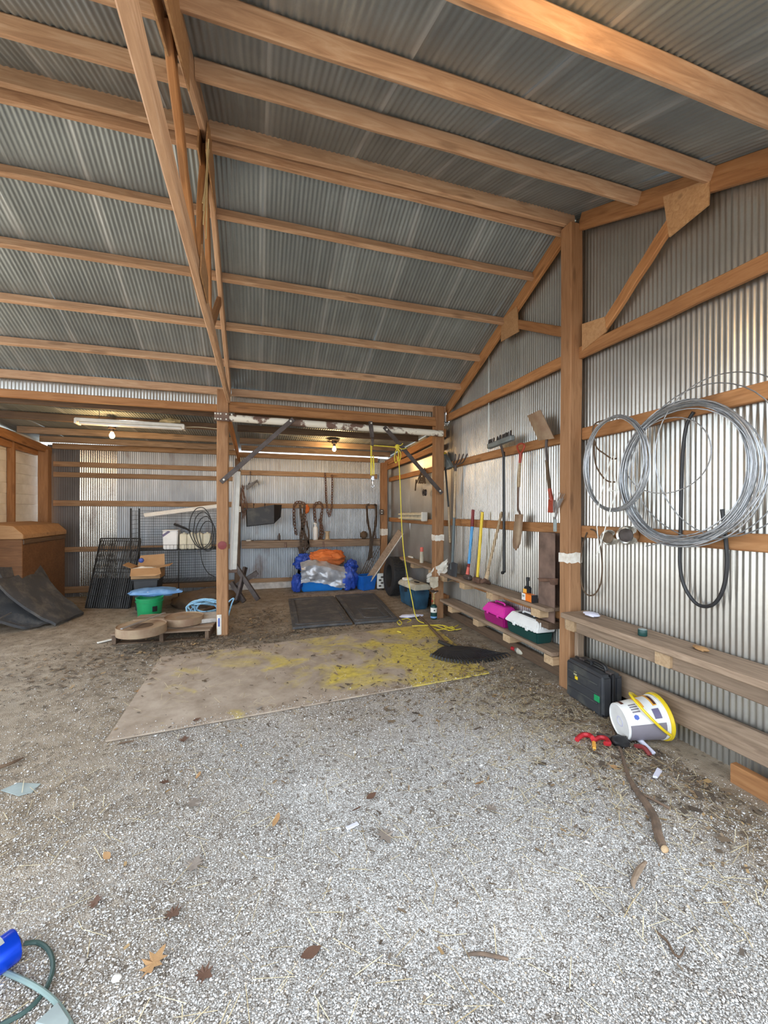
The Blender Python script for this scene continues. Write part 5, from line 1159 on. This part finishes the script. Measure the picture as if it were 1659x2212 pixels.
tag(MB().prism([A(75, 2222, Z=.006), A(125, 2176, Z=.006), A(150, 2215, Z=.006), A(140, 2240, Z=.006)], (0, 0, .018)).build('metal_plate', 'slate_grey', smooth=False, bev=.002), 'grey metal plate corner at the bottom left edge', 'plate')

# leaf rake lying on the plywood
rk2 = thing('leaf_rake', 'black plastic leaf rake lying on the yellow plywood', 'rake', A(965, 1390, Z=.03))
h0_ = A(966, 1392, Z=.06); MB().tube([h0_, A(925, 1350, Z=.03), A(903, 1328, Z=.02)], .014, 10).build('handle', 'dark_board', rk2)
MB().tube([h0_+V((.01, -.08, 0)), h0_+V((-.04, .12, .0))], .022, 10).build('socket', 'black_plastic', rk2)
e0, e1, em = A(932, 1416, Z=.03), A(1096, 1414, Z=.03), A(1010, 1430, Z=.03); nt = 25
for k in range(nt):
    u = k/(nt-1); e_ = (1-u)**2*e0+2*u*(1-u)*(2*em-.5*(e0+e1))+u*u*e1; s_ = h0_+V((.02*(u-.5), -.04, .0)); d = (e_-s_)
    P = [s_, s_+d*.45+V((0, 0, .018)), s_+d*.9+V((0, 0, .004)), V((e_.x, e_.y, .045)), V((e_.x+d.x*.05, e_.y+d.y*.05, .020))]
    m = MB()
    for a, b in zip(P, P[1:]): m.bar(a, b+(b-a)*.03, .022, .006)
    m.build('tine', 'black_plastic', rk2, smooth=False)
m = MB(); f = lambda u, r: (lambda e_: h0_+V((0, -.04, 0))+(e_-h0_-V((0, -.04, 0)))*r+V((0, 0, .014)))((1-u)**2*e0+2*u*(1-u)*(2*em-.5*(e0+e1))+u*u*e1)
m.grid(lambda u, v: f(u, .22+.36*v), 20, 4, thick=(0, 0, .004)); m.build('web', 'black_plastic', rk2)

# ------------------------------------------------------------------ lights
def bulb(label, p, watts, roofz):
    t = thing('light_bulb', label, 'light bulb', p)
    MB().lathe([(.001, -.055), (.02, -.05), (.031, -.03), (.031, -.012), (.02, .015), (.014, .03), (.001, .03)], p, n=18).build('bulb', 'bulb_glass', t)
    MB().lathe([(.017, .028), (.024, .035), (.024, .07), (.045, .075), (.045, roofz-p.z-.012), (.001, roofz-p.z-.012)], p, n=18).build('socket', 'dark_steel', t)
    l = bpy.data.lights.new('bulb_light', 'POINT'); l.energy = watts; l.color = (1, .62, .26); l.shadow_soft_size = .045
    lo = bpy.data.objects.new('bulb_light', l); COL.objects.link(lo); lo.location = p+V((0, -.0, -.10)); setp(lo, t)
    return t
p = A(242, 938, Y=6.30); bulb('glowing bare bulb under the white tube light on the left', V((p.x, 6.30, min(p.z, zl(6.36)-.18))), 15, zl(6.30)-.10)
p = A(722, 968, Y=6.95); bulb('glowing bare bulb on a black box over the right back bay', V((p.x, 6.95, p.z)), 15, zl(6.95))
bx_ = thing('junction_box', 'round black ceiling box above the right glowing bulb', 'box', V((p.x-.02, 6.95, zl(6.95)-.03)))
MB().lathe([(.10, 0), (.11, .012), (.10, .03), (.001, .03)], V((p.x-.02, 6.95, zl(6.95)-.044)), n=20).build('box', 'dark_steel', bx_); 
p = A(1392, -40, Y=.90); bulb('glowing bare bulb at the top edge under the front roof slope', V((p.x, .90, zs(.90)-.13)), 4, zs(.90)-.02)
fl_ = thing('tube_light', 'long white unlit tube light hanging under the lean-to purlins', 'light', (-1.6, 6.2, 2.6))
a, b = A(165, 903, Y=6.1), A(400, 916, Y=6.1); a.z = b.z = 2.635
MB().bar(a, b, .14, .045).build('housing', 'white_enamel', fl_, bev=.008)
for dy in (-.03, .03): MB().tube([a+V((.04, dy, -.036)), b+V((-.04, dy, -.036))], .014, 10).build('tube', 'white_plastic', fl_)
for q, s in ((a, 1), (b, -1)): MB().box(q+V((.012*s, 0, -.02)), (.03, .145, .065)).build('end_cap', 'white_enamel', fl_, bev=.004)
for q in (a.lerp(b, .2), a.lerp(b, .8)): MB().tube([q+V((0, 0, .02)), V((q.x, 6.1, zl(6.1)-.004))], .004, 5).build('hanger', 'dark_steel', fl_)
crumple('bird_nest', 'twine', b+V((-.18, .0, .055)), .12, .07, .04, 91, 'straw bird nest on the right end of the white tube light', 'nest', 18, 8, .4)
tag(MB().tube(catmull([V((-1.93, 6.38, 2.66)), V((-1.6, 6.33, 2.69)), V((-1.2, 6.34, 2.655)), V((-.8, 6.34, 2.68)), V((-.45, 6.34, 2.665))], 6), .006, 6).build('light_cable', 'cream_plastic'), 'cream cable running from the left bulb to the centre post', 'cable')
tag(MB().tube(catmull([V((-.1, 6.42, 2.67)), V((.5, 6.6, 2.68)), V((.9, 6.8, 2.69)), V((1.2, 6.92, 2.70))], 6), .006, 6).build('light_cable', 'cream_plastic'), 'cream cable running to the right glowing bulb', 'cable')

# ------------------------------------------------------------------ steel pipe, braces, hoist, yellow rope
PYY = 5.205
pi = thing('steel_pipe', 'flaking white steel pipe spanning from the centre post to the right post', 'pipe', (1, PYY, 2.6))
pa, pb = A(466, 902, Y=PYY), A(949, 938, Y=PYY); pb.z = pa.z+.0
pb = V((2.44, PYY, 2.575)); pa = V((-.46, PYY, 2.60))
MB().tube([pa, pb], .043, 18).build('pipe', 'flaking_white', pi)
MB().tube([pa+(pb-pa)*.285, pa+(pb-pa)*.335], .0435, 18).build('bare_patch', 'rust_steel', pi)
MB().box(pa+V((.06, -.045, 0)), (.16, .008, .10)).build('end_plate', 'rust_steel', pi, bev=.002)
for dx_ in (-.03, .03, .0, .09, .15):
    for dz in (-.03, .03): MB().lathe([(.010, 0), (.010, .010), (.001, .012)], pa+V((.02+dx_, -.048, dz)), (0, -1, 0), 6).build('bolt', 'outlet_white', pi)
for lab, p, q in (('brown steel brace from the centre post up to the white pipe', (477, 1042), (634, 905)), ('brown steel brace from the white pipe down to the right post', (830, 922), (955, 1066))):
    a, b = A(*p, Y=PYY-.055), A(*q, Y=PYY-.055); t = thing('steel_brace', lab, 'brace', a)
    MB().bar(a, b, .008, .055, up=(0, 0, 1)).build('flange', 'dark_steel', t, bev=.002); fr = frame(b-a)
    MB().bar(a+fr @ V((0, .025, .025)), b+fr @ V((0, .025, .025)), .05, .006).build('flange', 'dark_steel', t, bev=.001)
    for q_ in (a.lerp(b, .04), a.lerp(b, .96)): MB().lathe([(.012, 0), (.012, .008), (.001, .010)], q_+V((0, -.006, 0)), (0, -1, 0), 8).build('bolt', 'outlet_white', t)
ho = thing('hoist_bracket', 'rusty bracket clamped on the white pipe holding the rope pulley', 'bracket', A(803, 935, Y=PYY-.06))
a = A(800, 910, Y=PYY-.055); b = A(804, 945, Y=PYY-.055); MB().bar(b, a, .012, .055, up=(1, 0, 0)).build('plate', 'dark_steel', ho, bev=.002)
MB().lathe([(.010, 0), (.010, .01), (.001, .012)], A(802, 914, Y=PYY-.065), (0, -1, 0), 8).build('bolt', 'outlet_white', ho)
MB().box(b+V((0, 0, -.06)), (.035, .045, .10)).build('pulley_block', 'dark_steel', ho, bev=.006); MB().tube([b+V((0, 0, .0)), b+V((0, 0, -.02))], .012, 8).build('shackle', 'dark_steel', ho)
yr = thing('hoist_rope', 'yellow rope tackle hanging from the hoist pulley', 'rope', A(806, 1000, Y=PYY-.06))
YP = PYY-.06
for pts in ([(801, 962), (801, 995), (801, 1027)], [(803, 962), (803, 995), (802, 1027)], [(807, 985), (808, 1005), (808, 1026)], [(806, 984), (806, 1005), (805, 1026)]): MB().tube([A(*p, Y=YP) for p in pts], .0055, 6).build('fall', 'yellow_rope', yr)
MB().tube(catmull([A(806, 962, Y=YP), A(830, 964, Y=YP), A(856, 966, Y=YP)], 4), .007, 6).build('lead', 'yellow_rope', yr)
q = A(805, 1030, Y=YP); MB().box(q+V((0, 0, -.02)), (.045, .03, .07)).build('lower_block', 'steel', yr, bev=.008)
MB().tube(catmull([q+V((0, 0, -.055)), q+V((.0, 0, -.09)), q+V((.018, 0, -.115)), q+V((0, 0, -.135)), q+V((-.016, 0, -.12))], 5), .006, 6).build('hook', 'steel', yr)
ro = thing('yellow_rope', 'long yellow rope hanging from the right brace down to the floor', 'rope', A(858, 966, Y=YP))
kn = A(858, 965, Y=YP-.02); crumple('knot', 'yellow_rope', kn, .03, .025, .03, 95, None, None, 14, 8, .3, ro)
for pts in ([(858, 968), (852, 985), (855, 1000), (861, 985), (858, 968)], [(860, 968), (866, 982), (862, 997), (857, 985)], [(858, 964), (868, 970), (878, 968)], [(856, 962), (866, 962), (870, 958)]): MB().tube(catmull([A(*p, Y=YP-.03) for p in pts], 5), .0055, 6).build('loop', 'yellow_rope', ro)
dpt = [(860, 966, 5.12), (862, 1000, 5.12), (865, 1060, 5.14), (867, 1120, 5.16), (871, 1180, 5.18), (876, 1220, 5.2), (884, 1265, 5.2), (891, 1300, 5.2), (896, 1325, 5.2)]
P = catmull([A(x, y, Y=Y) for x, y, Y in dpt]+[A(903, 1340, Z=.03), A(916, 1346, Z=.03)], 6); MB().tube(P, .0065, 6).build('hanging_line', 'yellow_rope', ro)
rp2 = thing('rope_tangle', 'tangle of yellow cord on the floor beside the rake handle', 'cord', A(950, 1355, Z=.02))
for pts in ([(890, 1352), (920, 1351), (945, 1350), (962, 1352), (975, 1357), (990, 1350)], [(938, 1358), (950, 1360), (968, 1357), (985, 1360), (996, 1358)], [(942, 1362), (960, 1358), (975, 1354), (982, 1360), (968, 1362)], [(930, 1350), (945, 1353), (958, 1358), (972, 1362)], [(956, 1350), (965, 1356), (978, 1353)], [(862, 1340), (868, 1345), (864, 1350), (858, 1344), (864, 1339)], [(868, 1338), (880, 1336), (888, 1340), (880, 1344)], [(858, 1364), (866, 1366)]):
    MB().tube(catmull([A(*p, Z=.026+random.uniform(0, .015)) for p in pts], 5), .0055, 6).build('strand', 'yellow_rope', rp2)
tw = thing('baling_twine', 'frayed tan twine tied round the centre truss', 'twine', (-.31, 2.75, 3.6))
for k in range(5):
    P = catmull([V((-.30+random.uniform(-.01, .02), 2.66+random.uniform(-.03, .06), 3.70)), V((-.295, 2.68+random.uniform(-.04, .04), 3.55)), V((-.30+random.uniform(-.01, .02), 2.62+random.uniform(-.06, .04), 3.35-.06*k))], 5); MB().tube(P, .004, 5).build('strand', 'twine', tw)

# ------------------------------------------------------------------ leaves one can tell apart
def leaf_mesh(kind):
    if kind == 'oak': out = [(0, -1), (.12, -.55), (.55, -.62), (.35, -.25), (.95, -.10), (.42, .10), (.80, .48), (.30, .42), (.12, .85), (0, 1), (-.12, .85), (-.34, .40), (-.85, .40), (-.42, .08), (-.9, -.15), (-.35, -.28), (-.5, -.65), (-.1, -.55)]
    else: out = [(0, -1), (.22, -.7), (.40, -.3), (.46, .1), (.36, .5), (.16, .85), (0, 1), (-.16, .85), (-.36, .5), (-.46, .1), (-.40, -.3), (-.22, -.7)]
    m = MB(); c = V((0, 0, 0)); n = len(out)
    pt = lambda x, y: V((x, y, .22*x*x+.10*y*y+.08*math.sin(3*x+2*y)))
    m.add([pt(0, 0)]+[pt(*p) for p in out], [(0, 1+k, 1+(k+1) % n) for k in range(n)])
    o = m.build('leaf_'+kind, None); me_ = o.data; bpy.data.objects.remove(o); return me_
LM = {'oak': leaf_mesh('oak'), 'oval': leaf_mesh('oval')}; LMM = {}
for (x, y, s, k, mt, lab) in ((332, 2072, .050, 'oak', 'leaf_tan', 'tan oak leaf at the bottom left of the foreground'), (206, 1944, .030, 'oak', 'leaf_brown', 'dark brown curled leaf above the blue canister'),
    (672, 2052, .038, 'oval', 'leaf_brown', 'brown oval leaf at the bottom centre'), (802, 1716, .034, 'oval', 'leaf_brown', 'small dark oval leaf in the middle of the gravel'), (770, 1744, .026, 'oval', 'leaf_brown', 'small brown leaf left of the white scrap'),
    (596, 1768, .038, 'oval', 'leaf_tan', 'narrow curled brown leaf left of centre on the gravel'), (356, 1686, .030, 'oak', 'leaf_brown', 'blackish leaf on the gravel left of centre'), (398, 1594, .040, 'oak', 'leaf_brown', 'dark leaf at the front edge of the plywood'),
    (420, 1730, .050, 'oak', 'leaf_grey', 'greyish flat leaf embedded in the gravel left of centre'), (231, 1845, .030, 'oval', 'leaf_tan', 'small tan leaf at the left of the gravel'), (428, 1672, .026, 'oval', 'leaf_tan', 'tiny rust-coloured leaf beside the blackish one'),
    (832, 1800, .055, 'oak', 'leaf_grey', 'large grey curled leaf in the centre of the gravel'), (420, 1862, .050, 'oak', 'leaf_grey', 'pale trodden leaf in the middle left gravel'), (372, 1968, .038, 'oak', 'leaf_brown', 'trodden dark leaf below the pale one'),
    (1060, 1742, .040, 'oak', 'leaf_grey', 'grey leaf right of centre on the gravel'), (1035, 1688, .030, 'oval', 'leaf_tan', 'tan leaf right of centre near the straw'), (440, 2098, .035, 'oak', 'leaf_brown', 'dark broken leaf at the bottom edge, right of the tan oak leaf'),
    (560, 1530, .036, 'oak', 'leaf_grey', 'pale leaf on the plywood left of the yellow paint'), (425, 1555, .030, 'oval', 'leaf_brown', 'dark leaf on the front of the plywood'), (885, 1448, .035, 'oak', 'leaf_brown', 'dark leaf on the yellow paint below the rake'),
    (300, 1490, .035, 'oak', 'leaf_tan', 'tan leaf on the dirt left of the plywood'), (1330, 1655, .035, 'oval', 'leaf_tan', 'long reddish leaf beside the long crooked stick')):
    key = k+mt
    if key not in LMM: mm_ = LM[k].copy(); mm_.materials.clear(); mm_.materials.append(MAT[mt]); LMM[key] = mm_
    o = bpy.data.objects.new('dry_leaf', LMM[key]); COL.objects.link(o); p = A(x, y, Z=.02)
    on_ply = y < 1560 and 300 < x < 1000
    o.location = (p.x, p.y, .024 if on_ply else .014); o.scale = (s, s, s*1.1); o.rotation_euler = (random.uniform(-.2, .2), random.uniform(-.2, .2), random.uniform(0, 6.28)); tag(o, lab, 'leaf', 'dry leaves on the floor')

# ------------------------------------------------------------------ uncountable ground cover: pebbles, straw, litter
def stuff(name, label, cat, mat, verts, faces, tone):
    me = bpy.data.meshes.new(name); nvv, nf = len(verts), len(faces); k = faces.shape[1]
    me.vertices.add(nvv); me.vertices.foreach_set('co', verts.astype(np.float32).ravel())
    me.loops.add(nf*k); me.loops.foreach_set('vertex_index', faces.astype(np.int32).ravel())
    me.polygons.add(nf); me.polygons.foreach_set('loop_start', np.arange(0, nf*k, k, dtype=np.int32)); me.polygons.foreach_set('loop_total', np.full(nf, k, dtype=np.int32))
    at = me.attributes.new('tone', 'FLOAT', 'POINT'); at.data.foreach_set('value', tone.astype(np.float32))
    me.update(calc_edges=True); me.validate(); me.materials.append(MAT[mat]); o = bpy.data.objects.new(name, me); COL.objects.link(o)
    return tag(o, label, cat, kind='stuff')
def in_ply(x, y): return (x > -.95) & (x < 2.15) & (y > 3.06+(x+.93)*.094-.01) & (y < 4.66+(x+.93)*.115)
OCT = np.array([(1, 0, 0), (0, 1, 0), (-1, 0, 0), (0, -1, 0), (0, 0, 1), (0, 0, -.5)], float)
OF = np.array([(0, 1, 4), (1, 2, 4), (2, 3, 4), (3, 0, 4), (1, 0, 5), (2, 1, 5), (3, 2, 5), (0, 3, 5)])
def pebbles(n):
    d = np.exp(RNG.uniform(np.log(1.05), np.log(5.0), n)); uu = RNG.uniform(-.98, .98, n); th = YAW
    x = d*(math.sin(th)+uu*math.cos(th)); y = d*(math.cos(th)-uu*math.sin(th))
    m = np.minimum(np.minimum(.55*x+.66, 1.72-.42*y), 2.62-1.1*x)+RNG.normal(.12, .26, n)
    ok = (m > .18) & (x < 2.5) & (x > -3.3) & (y > .2) & (~in_ply(x, y-np.where(y < 3.9, RNG.exponential(.05, n), 0))); x, y, d = x[ok], y[ok], d[ok]; n = len(x)
    pat = np.sin(x*2.3+1.7*np.sin(y*1.9))+np.sin(y*3.1+1.3*np.sin(x*2.7+1))+.6*np.sin(x*7+y*5); keep = RNG.random(n) > .45*np.clip(pat-.5, 0, 1.3)/1.3; x, y, d = x[keep], y[keep], d[keep]; n = len(x)
    s = (.0018+.0038*RNG.beta(1.3, 3.5, n))*(1+.12*d); s[RNG.random(n) < .006] *= 2.0
    a = RNG.uniform(0, 6.28, n); sc3 = np.stack([s*RNG.uniform(.7, 1.4, n), s*RNG.uniform(.7, 1.2, n), s*RNG.uniform(.5, .9, n)], 1)
    v = OCT[None]*sc3[:, None]+RNG.normal(0, .18, (n, 6, 3))*s[:, None, None]
    c, sn_ = np.cos(a)[:, None], np.sin(a)[:, None]; vx = v[..., 0]*c-v[..., 1]*sn_+x[:, None]; vy = v[..., 0]*sn_+v[..., 1]*c+y[:, None]; vz = v[..., 2]+.003+np.where(in_ply(x, y), .017, 0)[:, None]
    V3 = np.stack([vx, vy, vz], -1).reshape(-1, 3); F = (OF[None]+(np.arange(n)*6)[:, None, None]).reshape(-1, 3)
    return V3, F, np.repeat(RNG.random(n), 6)
stuff('gravel', 'loose pale gravel covering the front of the floor', 'gravel', 'pebble', *pebbles(150000))
def strips(n, xy, ln, wd, zf):
    x, y = xy; a = RNG.uniform(0, 6.28, n); L_ = RNG.uniform(*ln, n); W_ = RNG.uniform(*wd, n)
    dx_, dy_ = np.cos(a), np.sin(a); z0_ = zf+RNG.uniform(.004, .016, n); z1_ = zf+RNG.uniform(.004, .022, n)
    P = []
    for su, sv, z in ((-.5, -.5, z0_), (.5, -.5, z1_), (.5, .5, z1_), (-.5, .5, z0_)): P.append(np.stack([x+dx_*L_*su-dy_*W_*sv, y+dy_*L_*su+dx_*W_*sv, z], 1))
    return np.stack(P, 1).reshape(-1, 3), np.arange(n*4).reshape(n, 4), np.repeat(RNG.random(n), 4)
n = 3400; x = np.concatenate([RNG.normal(1.95, .40, 2400), RNG.uniform(-1.2, 2.4, 1000)]); y = np.concatenate([RNG.normal(2.7, .75, 2400), RNG.uniform(1.0, 4.6, 1000)])
ok = (x < 2.42) & (y > 1.0) & (y < 5); x, y = x[ok], y[ok]
stuff('straw', 'scattered straw on the floor along the right wall', 'straw', 'straw', *strips(len(x), (x, y), (.03, .13), (.0015, .0032), np.where(in_ply(x, y), .018, 0)))
def blobs(pts):
    out = []
    for cx_, cy_, sx, sy, n in pts: out.append(np.stack([RNG.normal(cx_, sx, n), RNG.normal(cy_, sy, n)], 1))
    a = np.concatenate(out); return a[:, 0], a[:, 1]
x, y = blobs([(2.2, 2.2, .24, .6, 1500), (2.15, 3.6, .25, .5, 1000), (-.9, 4.9, .7, .22, 1100), (.3, 5.15, .7, .10, 650), (.05, 5.9, .28, .5, 700), (-1.6, 4.4, .5, .4, 500), (1.0, 4.2, .8, .5, 200), (1.6, 3.1, .5, .25, 420), (.3, 3.2, .6, .5, 120), (-.6, 5.3, .25, .18, 300), (1.0, 2.0, .8, .8, 90), (0.9, 7.4, .8, .15, 120)])
ok = (x < 2.42) & (y > .8) & (x > -3.2); x, y = x[ok], y[ok]
xb_, yb_ = blobs([(-.9, 4.95, .55, .16, 150), (.3, 5.1, .6, .08, 90), (.05, 5.8, .22, .4, 120), (-1.5, 4.4, .45, .35, 110), (2.15, 3.3, .2, .6, 110), (2.25, 2.0, .16, .5, 110), (1.5, 3.3, .5, .4, 60), (1.0, 4.3, .7, .4, 26), (-.5, 5.25, .2, .12, 60)])
okb = (xb_ < 2.42) & (xb_ > -3); xb_, yb_ = xb_[okb], yb_[okb]
L1 = strips(len(x), (x, y), (.008, .034), (.004, .014), np.where(in_ply(x, y), .018, 0)); L2 = strips(len(xb_), (xb_, yb_), (.025, .06), (.014, .032), np.where(in_ply(xb_, yb_), .018, 0))
LL = (np.concatenate([L1[0], L2[0]]), np.concatenate([L1[1], L2[1]+len(L1[0])]), np.concatenate([L1[2], L2[2]]))
stuff('leaf_litter', 'crumbled dark leaf litter strewn over the dirt floor', 'leaf litter', 'litter', *LL)
